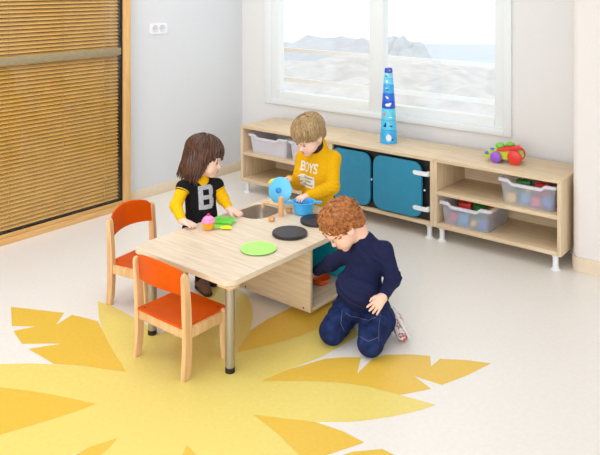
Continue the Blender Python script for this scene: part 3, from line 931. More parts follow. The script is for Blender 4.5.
# ------------------------------------------------------------------ people: smooth implicit bodies turned into one mesh each
class Field:
    """smooth union of tapered limbs and ellipsoids on a grid, surfaced with surface nets"""
    def __init__(self):
        self.pr = []
    def add(self, kind, *a, k=0.012, op='u'):
        self.pr.append((kind, a, k, op)); return self
    def cap(self, p, q, r1, r2=None, k=0.012, op='u'):
        return self.add('cap', np.array(p, float), np.array(q, float), r1, r1 if r2 is None else r2, k=k, op=op)
    def ell(self, c, r, rot=None, k=0.012, op='u'):
        R = np.eye(3) if rot is None else np.array(rot)
        return self.add('ell', np.array(c, float), np.array(r if hasattr(r, '__len__') else (r, r, r), float), R, k=k, op=op)
    def plane(self, p, n, k=0.0):
        """cut away everything on the side n points to"""
        return self.add('pln', np.array(p, float), np.array(n, float) / np.linalg.norm(n), k=k, op='i')
    def bounds(self):
        lo = np.full(3, 1e9); hi = -lo
        for kind, a, k, op in self.pr:
            if op != 'u': continue
            if kind == 'cap':
                r = max(a[2], a[3])
                lo = np.minimum(lo, np.minimum(a[0], a[1]) - r); hi = np.maximum(hi, np.maximum(a[0], a[1]) + r)
            elif kind == 'ell':
                e = np.sqrt(((a[2] * a[1][None, :]) ** 2).sum(1))
                lo = np.minimum(lo, a[0] - e); hi = np.maximum(hi, a[0] + e)
        return lo, hi
    @staticmethod
    def dist(kind, a, P):
        if kind == 'cap':
            p, q, r1, r2 = a
            d = q - p
            L2 = max(1e-12, float(d @ d))
            t = np.clip(((P - p) @ d) / L2, 0, 1)
            return np.linalg.norm(P - p - t[..., None] * d, axis=-1) - (r1 + (r2 - r1) * t)
        if kind == 'ell':
            c, r, R = a
            q = (P - c) @ R
            k0 = np.linalg.norm(q / r, axis=-1); k1 = np.linalg.norm(q / (r * r), axis=-1)
            return np.where(k1 > 1e-9, k0 * (k0 - 1) / np.maximum(k1, 1e-9), -r.min())
        if kind == 'pln':
            return (P - a[0]) @ a[1]
    def mesh(self, name, h=0.003, disp=None, relax=2):
        lo, hi = self.bounds()
        lo = lo - 0.02; hi = hi + 0.02
        n = np.ceil((hi - lo) / h).astype(int) + 1
        G = np.full(n, 0.06, np.float32)
        ax = [lo[i] + h * np.arange(n[i]) for i in range(3)]
        for kind, a, k, op in self.pr:
            if kind == 'pln' or op == 's' and kind is None:
                s = [slice(0, n[i]) for i in range(3)]
            else:
                if kind == 'cap':
                    r = max(a[2], a[3]); l = np.minimum(a[0], a[1]) - r; u = np.maximum(a[0], a[1]) + r
                else:
                    e = np.sqrt(((a[2] * a[1][None, :]) ** 2).sum(1)); l = a[0] - e; u = a[0] + e
                m = 0.03 + k
                i0 = np.clip(np.floor((l - m - lo) / h).astype(int), 0, n); i1 = np.clip(np.ceil((u + m - lo) / h).astype(int) + 1, 0, n)
                if (i1 <= i0).any(): continue
                s = [slice(i0[i], i1[i]) for i in range(3)]
            P = np.stack(np.meshgrid(ax[0][s[0]], ax[1][s[1]], ax[2][s[2]], indexing='ij'), -1)
            d = self.dist(kind, a, P).astype(np.float32)
            g = G[tuple(s)]
            if op == 'u':
                if k > 0:
                    w = np.maximum(k - np.abs(g - d), 0) / k
                    g2 = np.minimum(g, d) - w * w * k * 0.25
                else: g2 = np.minimum(g, d)
            elif op == 's':
                d = -d
                if k > 0:
                    w = np.maximum(k - np.abs(g - d), 0) / k
                    g2 = np.maximum(g, d) + w * w * k * 0.25
                else: g2 = np.maximum(g, d)
            else:
                if k > 0:
                    w = np.maximum(k - np.abs(g - d), 0) / k
                    g2 = np.maximum(g, d) + w * w * k * 0.25
                else: g2 = np.maximum(g, d)
            G[tuple(s)] = g2
        if disp is not None:
            near = np.abs(G) < 0.02
            idx = np.argwhere(near)
            P = lo + idx * h
            G[near] += disp(P).astype(np.float32)
        G[0], G[-1], G[:, 0], G[:, -1], G[:, :, 0], G[:, :, -1] = (0.05,) * 6
        # surface nets
        S = G < 0
        c = np.zeros(np.array(n) - 1, np.int8)
        for dx in (0, 1):
            for dy in (0, 1):
                for dz in (0, 1):
                    c += S[dx:n[0] - 1 + dx, dy:n[1] - 1 + dy, dz:n[2] - 1 + dz]
        act = (c > 0) & (c < 8)
        ids = np.full(act.shape, -1, np.int64)
        cells = np.argwhere(act)
        ids[act] = np.arange(len(cells))
        acc = np.zeros((len(cells), 3)); cnt = np.zeros(len(cells))
        cor = [(x, y, z) for x in (0, 1) for y in (0, 1) for z in (0, 1)]
        for A in cor:
            for axis in range(3):
                if A[axis]: continue
                B_ = list(A); B_[axis] = 1
                ga = G[cells[:, 0] + A[0], cells[:, 1] + A[1], cells[:, 2] + A[2]]
                gb = G[cells[:, 0] + B_[0], cells[:, 1] + B_[1], cells[:, 2] + B_[2]]
                m = (ga < 0) != (gb < 0)
                t = np.where(m, ga / np.where(m, ga - gb, 1), 0)
                p = np.tile(np.array(A, float), (len(cells), 1)); p[:, axis] = t
                acc[m] += p[m]; cnt[m] += 1
        V = lo + (cells + acc / cnt[:, None]) * h
        Fq = []
        for axis in range(3):
            o1, o2 = [(1, 2), (2, 0), (0, 1)][axis]
            sl0 = [slice(0, n[i]) for i in range(3)]; sl1 = list(sl0)
            sl0[axis] = slice(0, n[axis] - 1); sl1[axis] = slice(1, n[axis])
            a0, a1 = S[tuple(sl0)], S[tuple(sl1)]
            e = np.argwhere(a0 != a1)
            e = e[(e[:, o1] > 0) & (e[:, o2] > 0) & (e[:, o1] < n[o1] - 1) & (e[:, o2] < n[o2] - 1)]
            flip = a0[e[:, 0], e[:, 1], e[:, 2]]
            def at(d1, d2):
                q = e.copy(); q[:, o1] -= d1; q[:, o2] -= d2
                return ids[q[:, 0], q[:, 1], q[:, 2]]
            q = np.stack([at(1, 1), at(0, 1), at(0, 0), at(1, 0)], 1)
            q[~flip] = q[~flip][:, ::-1]
            Fq.append(q)
        Fq = np.concatenate(Fq)
        Fq = Fq[(Fq >= 0).all(1)]
        # light relaxation
        E = np.concatenate([Fq[:, [0, 1]], Fq[:, [1, 2]], Fq[:, [2, 3]], Fq[:, [3, 0]]])
        for it in range(relax):
            s = np.zeros_like(V); cn = np.zeros(len(V))
            for i_ in range(3):
                s[:, i_] = np.bincount(E[:, 0], V[E[:, 1], i_], len(V)) + np.bincount(E[:, 1], V[E[:, 0], i_], len(V))
            cn = np.bincount(E[:, 0], minlength=len(V)) + np.bincount(E[:, 1], minlength=len(V))
            V = V * 0.5 + 0.5 * s / np.maximum(cn, 1)[:, None]
        return V, Fq

def field_obj(name, fld, m, parent, origin, h=0.003, disp=None, relax=2):
    V, Q = fld.mesh(name, h, disp, relax)
    me = bpy.data.meshes.new(name)
    me.from_pydata((V - np.array(origin)).tolist(), [], Q.tolist())
    me.materials.append(m)
    me.shade_smooth()
    me.update()
    o = bpy.data.objects.new(name, me)
    link(o, parent)
    return o

def frame(fwd, up):
    """rotation matrix whose columns are forward (x), left (y), up (z)"""
    f = np.array(fwd, float); f /= np.linalg.norm(f)
    u = np.array(up, float); u = u - f * (u @ f); u /= np.linalg.norm(u)
    l = np.cross(u, f)
    return np.stack([f, l, u], 1)

class Head:
    """toddler head: centre c, rotation R (x = face, y = its left, z = crown), s = scale"""
    def __init__(self, c, R, s=1.0):
        self.c = np.array(c, float); self.R = R; self.s = s
    def p(self, x, y, z): return self.c + self.R @ (np.array((x, y, z)) * self.s)
    def v(self, x, y, z): return self.R @ np.array((x, y, z), float)
    def prims(self, F):
        s = self.s; p = self.p; R = self.R
        E = lambda x, y, z, rx, ry, rz, k=0.012, op='u': F.ell(p(x, y, z), (rx * s, ry * s, rz * s), R, k=k * s, op=op)
        E(-0.012, 0, 0.028, 0.090, 0.073, 0.074)
        E(0.022, 0, -0.030, 0.058, 0.058, 0.062, 0.03)
        E(0.030, 0, 0.022, 0.054, 0.060, 0.050, 0.02)
        for y in (-1, 1):
            E(0.048, 0.031 * y, -0.045, 0.027, 0.026, 0.027, 0.025)
            E(0.0735, 0.027 * y, -0.006, 0.010, 0.016, 0.010, 0.010, 's')
            E(0.062, 0.0275 * y, -0.007, 0.0145, 0.0155, 0.0125, 0.003)
            E(0.068, 0.027 * y, 0.014, 0.014, 0.020, 0.008, 0.014)
            E(-0.008, 0.071 * y, -0.014, 0.019, 0.009, 0.027, 0.006)
            E(-0.004, 0.080 * y, -0.012, 0.010, 0.005, 0.015, 0.005, 's')
            E(0.083, 0.0085 * y, -0.0355, 0.006, 0.006, 0.005, 0.006)
        E(0.058, 0, -0.082, 0.020, 0.022, 0.016, 0.02)
        F.cap(p(0.074, 0, -0.004), p(0.085, 0, -0.030), 0.006 * s, 0.0085 * s, k=0.012 * s)
        E(0.089, 0, -0.033, 0.008, 0.009, 0.0075, 0.006)
        E(0.077, 0, -0.055, 0.010, 0.017, 0.0055, 0.006)
        E(0.075, 0, -0.064, 0.009, 0.013, 0.0055, 0.005)
        E(0.086, 0, -0.0595, 0.006, 0.018, 0.0012, 0.002, 's')
        return self
    def features(self, parent, origin, iris, browc, lipc, look=(1, 0, -0.4)):
        O = np.array(origin)
        s = self.s
        RR = Matrix([[float(x) for x in r] for r in self.R])
        mw = mat('eye_white', (236, 232, 230), 0.2, 0.0)
        mi_ = mat('iris_dark', iris, 0.15, 0.0)
        mb = mat('brow_hair', browc, 0.7, 0.05)
        ml = mat('lips_rose', lipc, 0.5, 0.03)
        lk = np.array(look, float); lk /= np.linalg.norm(lk)
        for y in (-1, 1):
            c = self.p(0.0665, 0.0275 * y, -0.0085)
            e = MB(O).sph(c, (0.0112 * s, 0.0122 * s, 0.0075 * s), 14, RR).build('eye', mw, parent)
            q = c + self.R @ (np.array((0.0075, 0, 0)) + lk * 0.0030) * s
            MB(O).sph(q, (0.0050 * s, 0.0058 * s, 0.0052 * s), 12, RR).build('iris', mi_, e)
            t = MB(O)
            t.tube([self.p(0.0765 - 0.010 * abs(u) ** 2, y * (0.0275 + 0.0130 * u), -0.0045 + 0.003 * (1 - u * u)) for u in np.linspace(-1, 1, 7)], 0.0016 * s, 6)
            t.build('lash', mb, e)
            t = MB(O)
            t.tube([self.p(0.0805 - 0.012 * abs(u + 0.3) ** 2, y * (0.028 + 0.016 * u), 0.0145 + 0.003 * (1 - u * u)) for u in np.linspace(-1, 1, 7)], [x * s for x in (0.001, 0.002, 0.0023, 0.0023, 0.002, 0.0016, 0.0008)], 6)
            t.build('eyebrow', mb, parent)
        t = MB(O)
        t.tube([self.p(0.0862 - 0.010 * u * u, 0.016 * u, -0.0555 + 0.0015 * (1 - abs(u))) for u in np.linspace(-1, 1, 9)], [x * s for x in (0.0008, 0.002, 0.0028, 0.003, 0.0026, 0.003, 0.0028, 0.002, 0.0008)], 8)
        t.tube([self.p(0.0835 - 0.010 * u * u, 0.013 * u, -0.0630) for u in np.linspace(-1, 1, 9)], [x * s for x in (0.0008, 0.002, 0.0028, 0.0033, 0.0035, 0.0033, 0.0028, 0.002, 0.0008)], 8)
        t.build('lips', ml, parent)

def hand(F, w, fwd, palm, side, s=1.0, curl=0.5, spread=0.16, thumb=0.6, fc=None):
    """wrist w, direction of the fingers, direction the palm faces, side=+1 when the thumb lies on +cross(palm,fwd)"""
    R = frame(fwd, -np.array(palm, float))        # x fingers, z back of the hand, y across
    w = np.array(w, float)
    p = lambda x, y, z: w + R @ (np.array((x, y * side, z)) * s)
    F.cap(w - R[:, 0] * 0.015 * s, p(0.010, 0, 0), 0.0175 * s, 0.0165 * s, k=0.012)
    for y, r in ((-0.015, 0.0115), (-0.005, 0.0125), (0.005, 0.0125), (0.015, 0.0118)):
        F.cap(p(0.008, y * 0.7, 0), p(0.046, y * 1.15, 0.001), r * s, 0.0092 * s, k=0.010)
    L = ((-0.0195, 0.032, 0.0056), (-0.0065, 0.039, 0.0062), (0.0065, 0.042, 0.0064), (0.0195, 0.038, 0.0062))
    for i, (y, l, r) in enumerate(L):
        cu = (fc[i] if fc else curl)
        a = y / 0.0195 * spread
        base = np.array((0.050, y * 1.05, 0.001))
        d = np.array((math.cos(a), math.sin(a), 0))
        ang = 0.0
        q = base
        pts = [q]
        for sl, k_ in ((0.45, 0.7), (0.32, 1.0), (0.23, 0.7)):
            ang += cu * k_
            dd = d * math.cos(ang) + np.array((0, 0, -1)) * math.sin(ang)
            q = q + dd * l * sl
            pts.append(q)
        rr = [r, r * 0.96, r * 0.9, r * 0.78]
        F.cap(p(0.038, y * 0.95, 0.0), p(*pts[0]), r * 1.1 * s, rr[0] * s, k=0.004)
        for j in range(3):
            F.cap(p(*pts[j]), p(*pts[j + 1]), rr[j] * s, rr[j + 1] * s, k=0.0022)
    t0 = np.array((0.012, 0.014, -0.004)); t1 = np.array((0.028, 0.027, -0.008 - 0.004 * thumb)); t2 = t1 + np.array((0.015, 0.008 * (1 - thumb), -0.004 - 0.007 * thumb)); t3 = t2 + np.array((0.011, 0.001 - 0.004 * thumb, -0.003 - 0.005 * thumb))
    F.cap(p(*t0), p(*t1), 0.0105 * s, 0.0080 * s, k=0.007)
    F.cap(p(*t1), p(*t2), 0.0078 * s, 0.0070 * s, k=0.003)
    F.cap(p(*t2), p(*t3), 0.0070 * s, 0.0056 * s, k=0.003)
    return p

def knit(name, rgb, var=0.05, bump=0.25, scale=160):
    return mat(name, rgb, 0.85, var, scale, bump=bump, spec=0.2)
skin1 = mat('skin_fair', (244, 204, 184), 0.5, 0.02, 25, sss=0.12, spec=0.3)
skin2 = mat('skin_fair_rosy', (243, 196, 172), 0.5, 0.02, 25, sss=0.12, spec=0.3)

def folds(*specs):
    """cloth folds: each (centre, axis, wavelength, depth, reach)"""
    def f(P):
        r = 0.0010 * np.sin(P @ np.array((53., 31, 47))) * np.sin(P @ np.array((-29., 61, 37)))
        for c, ax, wl, dp, reach in specs:
            c = np.array(c, float); ax = np.array(ax, float); ax = ax / np.linalg.norm(ax)
            q = P - c
            t = q @ ax + 0.010 * np.sin(q @ np.array((41., -37, 29)))
            g = np.exp(-(q * q).sum(-1) / (reach * reach))
            r = r + dp * np.sin(t * 2 * PI / wl) * g
        return r
    return f

def print_text(txt, size, target, centre, fwd, up, m, parent, origin, name, bold=0.0, sx=1.0, lift=0.0012, rects=None, loops=None):
    """lettering laid onto a garment along -fwd; also flat rectangles when given"""
    R = frame(fwd, up)             # x = out of the chest, y = wearer's left, z = up
    bm = bmesh.new()
    if txt:
        cu_ = bpy.data.curves.new('txt', 'FONT')
        cu_.body = txt; cu_.size = size; cu_.align_x = 'CENTER'; cu_.align_y = 'CENTER'; cu_.offset = bold
        to_ = bpy.data.objects.new('txt', cu_)
        COL.objects.link(to_)
        dg = bpy.context.evaluated_depsgraph_get()
        me0 = to_.evaluated_get(dg).to_mesh()
        bm.from_mesh(me0)
        bpy.data.objects.remove(to_)
        for v in bm.verts: v.co.x *= sx
    for (x0, z0, x1, z1) in rects or []:
        n = 10
        g = [[bm.verts.new((x0 + (x1 - x0) * i / n, z0 + (z1 - z0) * j / n, 0)) for i in range(n + 1)] for j in range(n + 1)]
        for j in range(n):
            for i in range(n): bm.faces.new((g[j][i], g[j][i + 1], g[j + 1][i + 1], g[j + 1][i]))
    bmesh.ops.triangulate(bm, faces=bm.faces[:])
    for _ in range(3):
        long = [e for e in bm.edges if e.calc_length() > 0.004]
        if not long: break
        bmesh.ops.subdivide_edges(bm, edges=long, cuts=1)
        bmesh.ops.triangulate(bm, faces=bm.faces[:])
    me = target.data
    tree = BVHTree.FromPolygons([v.co + Vector(origin) for v in me.vertices], [tuple(p.vertices) for p in me.polygons])
    for v in bm.verts:
        w_ = np.array(centre) + R @ np.array((0, v.co.x, v.co.y))
        o_ = Vector(w_ + R[:, 0] * 0.030)
        hit = tree.ray_cast(o_, Vector(-R[:, 0]), 0.3)
        q = hit[0] + hit[1].normalized() * lift if hit[0] else Vector(w_)
        v.co = q - Vector(origin)
    bmesh.ops.recalc_face_normals(bm, faces=bm.faces)
    for f in bm.faces:
        if f.normal.dot(Vector(R[:, 0])) < 0: f.normal_flip()
    me2 = bpy.data.meshes.new(name)
    bm.to_mesh(me2); bm.free()
    me2.materials.append(m)
    o = bpy.data.objects.new(name, me2)
    return link(o, parent)
RV = np.array((0.7776, 0.6288, 0.0)); FV = np.array((-0.6288, 0.7776, 0.0)); UV = np.array((0, 0, 1.0))
def A(*t): return np.array(t, float)
def chain(F, pts, rad, k=0.012):
    for (p, q, r1, r2) in zip(pts, pts[1:], rad, rad[1:]): F.cap(p, q, r1, r2, k=k)

def hairmat(name, dark, light, rough=0.4, stretch=(70, 70, 6), scale=3.0):
    m, n, b = newmat(name)
    L = n.links.new
    b.inputs['Roughness'].default_value = rough
    b.inputs['Specular IOR Level'].default_value = 0.45
    tc = n.nodes.new('ShaderNodeTexCoord'); mp = n.nodes.new('ShaderNodeMapping'); mp.inputs['Scale'].default_value = stretch
    nz = n.nodes.new('ShaderNodeTexNoise'); nz.inputs['Scale'].default_value = scale; nz.inputs['Detail'].default_value = 4
    rp = n.nodes.new('ShaderNodeValToRGB')
    rp.color_ramp.elements[0].position = 0.32; rp.color_ramp.elements[1].position = 0.7
    rp.color_ramp.elements[0].color = (*lin(dark), 1); rp.color_ramp.elements[1].color = (*lin(light), 1)
    L(tc.outputs['Object'], mp.inputs['Vector']); L(mp.outputs['Vector'], nz.inputs['Vector']); L(nz.outputs['Fac'], rp.inputs['Fac']); L(rp.outputs['Color'], b.inputs['Base Color'])
    return m

def streaks(hd, amp=0.0016, n1=34, n2=77):
    def f(P):
        q = (P - hd.c) @ hd.R
        a = np.arctan2(q[:, 1], q[:, 0] + 0.01)
        return amp * np.sin(a * n1 + 2.5 * np.sin(q[:, 2] * 34)) + amp * 0.5 * np.sin(a * n2 + 4 * np.sin(q[:, 2] * 21 + 1))
    return f

def locks(hd, parent, O, m, count, length, rad=(0.104, 0.088, 0.088), cz=0.034, fringe=0.012, fr_ang=52, hangr=0.92, seed=1, name='hair_locks', part_y=0.0, thick=0.0034, flare=0.0):
    """straight locks combed from the crown, fringe over the brow"""
    rnd = random.Random(seed)
    b = MB(O)
    s = hd.s
    for i in range(count):
        ph = -PI + 2 * PI * (i + rnd.random()) / count
        deg = abs(math.degrees(ph))
        endz = fringe if deg < fr_ang else (length if deg > fr_ang + 22 else fringe + (length - fringe) * (deg - fr_ang) / 22)
        endz += rnd.uniform(-0.010, 0.008)
        pts, rr = [], []
        th0 = rnd.uniform(8, 40)
        k = 1.0 + rnd.uniform(-0.012, 0.03)
        steps = 12
        zlow = None
        for j in range(steps + 1):
            th = math.radians(th0 + (98 - th0) * j / steps)
            w_ = 0.05 * math.sin(j * 0.7 + i)
            x = -0.014 + rad[0] * k * math.sin(th) * math.cos(ph + w_ * 0.4)
            y = rad[1] * k * math.sin(th) * math.sin(ph + w_ * 0.4)
            z = cz + rad[2] * k * math.cos(th)
            if z < endz: break
            pts.append((x, y, z))
        if len(pts) < 3: continue
        if pts[-1][2] > endz + 0.01:
            x, y, z = pts[-1]
            n = 6
            for j in range(1, n + 1):
                t = j / n
                hh = hangr + (1 - hangr) * (1 - t) + flare * t * t
                pts.append((x * hh + 0.002 * math.sin(7 * t + i), y * hh + 0.002 * math.sin(5 * t + 2 * i), z + (endz - z) * t))
        n = len(pts)
        th_ = thick * rnd.uniform(0.7, 1.25)
        rr = [th_ * s * min(1, 0.35 + 3 * j / n) * (1 if j < n - 3 else (n - j) / 4 + 0.1) for j in range(n)]
        b.tube([hd.p(*p_) for p_ in pts], rr, 6)
    return b.build(name, m, parent)

def ring_part(name, p, axis, r, tr, m, parent, O, sq=1.0):
    """soft cuff or collar: a torus"""
    q = Vector(axis).to_track_quat('Z', 'Y').to_matrix()
    prof = [(r + tr * math.cos(a), tr * 1.6 * math.sin(a)) for a in [2 * PI * i / 10 for i in range(11)]]
    return MB(O).lathe(prof, tuple(p), 28, q).build(name, m, parent)

def shoe(F, ank, toe, up, s=1.0):
    """shoe prims from heel to toe"""
    ank, toe, up = A(*ank), A(*toe), A(*up)
    d = toe - ank
    d = d - up * (d @ up)
    L_ = np.linalg.norm(d); d = d / L_
    heel = ank - d * 0.018 * s - up * 0.022 * s
    mid = ank + d * L_ * 0.45 - up * 0.026 * s
    tip = ank + d * L_ * 0.92 - up * 0.033 * s
    F.cap(ank, heel, 0.027 * s, 0.027 * s, k=0.012)
    F.cap(heel, mid, 0.027 * s, 0.028 * s, k=0.012)
    F.cap(mid, tip, 0.029 * s, 0.024 * s, k=0.014)
    F.cap(ank + up * 0.016 * s, mid, 0.025 * s, 0.022 * s, k=0.014)
    return d

# ================================================================== the girl at the left end
OG = (-2.94, 2.76, 0.0)
girl = empty('person', OG, 'child with dark brown hair, black vest with letter B and yellow sleeves at the table', 'person', 'children around the play table')
gf = A(0.94, -0.34, 0); gl = A(0.34, 0.94, 0)
hg = Head((-2.919,2.771,0.718), frame(RV * 0.95 - FV * 0.16 - UV * 0.24, UV * 0.96 + RV * 0.2), 1.04)
tc0 = A(-2.945, 2.76, 0.0)
Rg = np.stack([gf, gl, UV], 1)
gRs, gRe, gRw = A(-2.973,2.663,0.568), A(-2.954,2.588,0.48), A(-2.857,2.548,0.43)
gLs, gLe, gLw = A(-2.908,2.844,0.548), A(-2.871,2.861,0.47), A(-2.796,2.838,0.434)
gRh = A(-2.765,2.559,0.418) - gRw; gLh = A(-2.722,2.852,0.418) - gLw
hipR, hipL = tc0 - gl * 0.048 + UV * 0.31, tc0 + gl * 0.048 + UV * 0.31
kneR, kneL = A(-2.905, 2.730, 0.17), A(-2.93, 2.81, 0.17)
ankR, ankL = A(-2.900, 2.722, 0.058), A(-2.975, 2.83, 0.058)
F_ = Field()
F_.ell(tc0 + UV * 0.475, (0.058, 0.078, 0.10), Rg, 0.02)
F_.ell(tc0 + gf * 0.008 + UV * 0.37, (0.066, 0.076, 0.085), Rg, 0.03)
chain(F_, [gRs, gRe, gRw], [0.026, 0.023, 0.0165]); chain(F_, [gLs, gLe, gLw], [0.026, 0.023, 0.0165])
F_.cap(tc0 + gl * 0.06 + UV * 0.56, tc0 - gl * 0.06 + UV * 0.56, 0.028, k=0.02)
F_.cap(tc0 + UV * 0.56, hg.p(-0.022, 0, -0.055), 0.032, 0.034, k=0.02)
chain(F_, [hipR, kneR, ankR], [0.045, 0.034, 0.022]); chain(F_, [hipL, kneL, ankL], [0.045, 0.034, 0.022])
hg.prims(F_)
hand(F_, gRw, gRh, (0, 0, -1), 1, 0.92, 0.12, 0.16, 0.3)
hand(F_, gLw, gLh, (0, 0, -1), -1, 0.92, 0.14, 0.14, 0.3)
body = field_obj('body', F_, skin1, girl, OG, 0.0026)
hg.features(girl, OG, (52, 34, 24), (80, 52, 36), (214, 130, 122), (1, -0.1, -0.5))
yel = knit('yellow_jersey', (244, 186, 8))
F_ = Field()
for (s_, e_, w_) in ((gRs, gRe, gRw), (gLs, gLe, gLw)):
    w2_ = w_ + (e_ - w_) / np.linalg.norm(e_ - w_) * 0.014
    chain(F_, [s_, e_, w2_], [0.036, 0.031, 0.0235], 0.018)
F_.cap(tc0 + gl * 0.05 + UV * 0.548, tc0 - gl * 0.05 + UV * 0.548, 0.034, k=0.02)
F_.cap(tc0 + UV * 0.55, tc0 + gf * 0.012 + UV * 0.588, 0.042, 0.041, k=0.02)
field_obj('shirt', F_, yel, girl, OG, 0.003, folds((gRe, gRe - gRs, 0.020, 0.0022, 0.04), (gLe, gLe - gLs, 0.020, 0.0022, 0.04)))
F_ = Field()
F_.ell(tc0 + UV * 0.485, (0.068, 0.090, 0.115), Rg, 0.02)
F_.ell(tc0 + gf * 0.010 + UV * 0.38, (0.077, 0.092, 0.105), Rg, 0.03)
F_.ell(tc0 + UV * 0.30, (0.074, 0.086, 0.045), Rg, 0.03)
for (s_, e_) in ((gRs, gRe), (gLs, gLe)):
    F_.cap(tc0 + (s_ - tc0) * A(0.5, 0.5, 1), s_ + (e_ - s_) * 0.12 + UV * 0.006, 0.044, 0.0405, k=0.022)
F_.ell(tc0 + gf * 0.02 + UV * 0.612, (0.048, 0.050, 0.034), Rg, 0.010, 's')
vest = field_obj('vest', F_, knit('black_jersey', (22, 22, 26), 0.06), girl, OG, 0.003, folds((tc0 + UV * 0.40 + gf * 0.06, A(0.2, 0.3, 1), 0.035, 0.0016, 0.08)))
trim = mat('yellow_trim', (222, 172, 30), 0.8, 0.05)
for (s_, e_) in ((gRs, gRe), (gLs, gLe)):
    ax_ = (e_ - s_) / np.linalg.norm(e_ - s_)
    ring_part('armhole_trim', s_ + ax_ * 0.028, ax_, 0.0385, 0.0022, trim, vest, OG)
silver = mat('silver_print', (176, 178, 184), 0.45, 0.16, 160)
pc = tc0 + gf * 0.075 + UV * 0.455 + gl * 0.006
LB = [(-0.044, -0.0625, -0.018, 0.0625), (-0.018, 0.040, 0.034, 0.0625), (-0.018, -0.011, 0.034, 0.011), (-0.018, -0.0625, 0.034, -0.040), (0.018, 0.011, 0.044, 0.040), (0.018, -0.040, 0.046, -0.011), (0.034, 0.040, 0.042, 0.054), (0.034, -0.054, 0.043, -0.040), (0.034, -0.011, 0.040, 0.011)]
print_text('', 0, vest, pc + UV * 0.050, gf, (0, 0, 1), silver, vest, OG, 'letter_print', rects=LB)
F_ = Field()
for (h_, k_, a_) in ((hipR, kneR, ankR), (hipL, kneL, ankL)):
    chain(F_, [h_ + UV * 0.01, k_, a_ + UV * 0.008], [0.058, 0.045, 0.034], 0.016)
field_obj('trousers', F_, knit('charcoal_leggings', (30, 28, 30), 0.05), girl, OG, 0.0035, folds((kneR, A(0, 0, 1), 0.022, 0.002, 0.06), (kneL, A(0, 0, 1), 0.022, 0.002, 0.06)))
brn = mat('brown_suede', (104, 70, 50), 0.7, 0.10, 60)
sole = mat('shoe_sole_dark', (52, 42, 36), 0.7, 0.04)
for (a_, t_) in ((ankR, A(-2.812, 2.690, 0.03)), (ankL, A(-2.875, 2.80, 0.03))):
    F_ = Field(); shoe(F_, a_, t_, UV)
    F_.plane(A(0, 0, 0.010), (0, 0, -1))
    so_ = field_obj('shoe', F_, brn, girl, OG, 0.0028)
    F_ = Field(); d_ = t_ - a_; d_[2] = 0; d_ /= np.linalg.norm(d_)
    F_.cap((a_ - d_ * 0.018) * A(1, 1, 0) + UV * 0.014, t_ * A(1, 1, 0) - d_ * 0.006 + UV * 0.014, 0.030, 0.027)
    F_.plane(A(0, 0, 0.015), (0, 0, 1)); F_.plane(A(0, 0, 0.0012), (0, 0, -1))
    field_obj('shoe_sole', F_, sole, so_, OG, 0.0025, None, 1)
hm = hairmat('dark_brown_hair', (42, 23, 13), (104, 64, 40), 0.36)
F_ = Field()
E_ = lambda x, y, z, a, b_, c_, k=0.02, op='u': F_.ell(hg.p(x, y, z), (a * hg.s, b_ * hg.s, c_ * hg.s), hg.R, k, op)
E_(-0.013, 0, 0.033, 0.103, 0.087, 0.085)
for y in (-1, 1):
    E_(-0.016, 0.066 * y, -0.030, 0.052, 0.026, 0.088)
    E_(-0.045, 0.050 * y, -0.060, 0.052, 0.036, 0.078)
E_(-0.066, 0, -0.042, 0.046, 0.074, 0.096)
E_(0.096, 0, -0.060, 0.072, 0.068, 0.080, 0.008, 's')
E_(0.10, 0, -0.04, 0.050, 0.085, 0.055, 0.008, 's')
hr = field_obj('hair', F_, hm, girl, OG, 0.0028, streaks(hg))
locks(hg, hr, OG, hm, 170, -0.128, rad=(0.104, 0.088, 0.086), fringe=0.014, hangr=0.96, seed=3, flare=0.10)

# ================================================================== the boy in yellow behind the table
OB = tuple(A(*(-2.615,3.415,0.502)) * A(1, 1, 0))
boy = empty('person', OB, 'blond child in a mustard yellow printed sweatshirt, standing behind the table with a blue lid', 'person', 'children around the play table')
bf = A(-0.22, -1.0, 0); bf /= np.linalg.norm(bf); bl_ = A(-bf[1], bf[0], 0)
Rb = np.stack([bf, bl_, UV], 1)
t0 = A(*OB)
hb_ = Head((-2.627,3.329,0.785), frame(RV * -0.62 - FV * 0.60 - UV * 0.52, UV * 0.86 - RV * 0.3 - FV * 0.3), 1.06)
bLs, bLe, bLw = A(-2.532,3.444,0.635), A(-2.477,3.36,0.497), A(-2.534,3.198,0.469)
bRs, bRe, bRw = A(-2.729,3.413,0.617), A(-2.732,3.359,0.478), A(-2.685,3.218,0.532)
F_ = Field()
F_.ell(t0 + UV * 0.52, (0.064, 0.090, 0.115), Rb, 0.02)
F_.ell(t0 + bf * 0.010 + UV * 0.39, (0.074, 0.088, 0.10), Rb, 0.03)
F_.cap(t0 + bl_ * 0.05 + UV * 0.61, t0 - bl_ * 0.05 + UV * 0.61, 0.030, k=0.02)
F_.cap(t0 + UV * 0.63, hb_.p(-0.030, 0, -0.055), 0.036, 0.036, k=0.02)
chain(F_, [bLs, bLe, bLw], [0.030, 0.026, 0.018]); chain(F_, [bRs, bRe, bRw], [0.030, 0.026, 0.018])
hpL, hpR = t0 + bl_ * 0.05 + UV * 0.34, t0 - bl_ * 0.05 + UV * 0.34
knL, knR = t0 + bl_ * 0.055 + bf * 0.015 + UV * 0.19, t0 - bl_ * 0.055 + bf * 0.015 + UV * 0.19
anL, anR = t0 + bl_ * 0.06 + UV * 0.06, t0 - bl_ * 0.06 + UV * 0.06
chain(F_, [hpL, knL, anL], [0.05, 0.038, 0.024]); chain(F_, [hpR, knR, anR], [0.05, 0.038, 0.024])
hb_.prims(F_)
hand(F_, bLw, A(-2.544,3.075,0.476) - bLw, A(0, 0, -1) - RV * 0.1, -1, 0.94, 0.45, 0.14, 0.5)
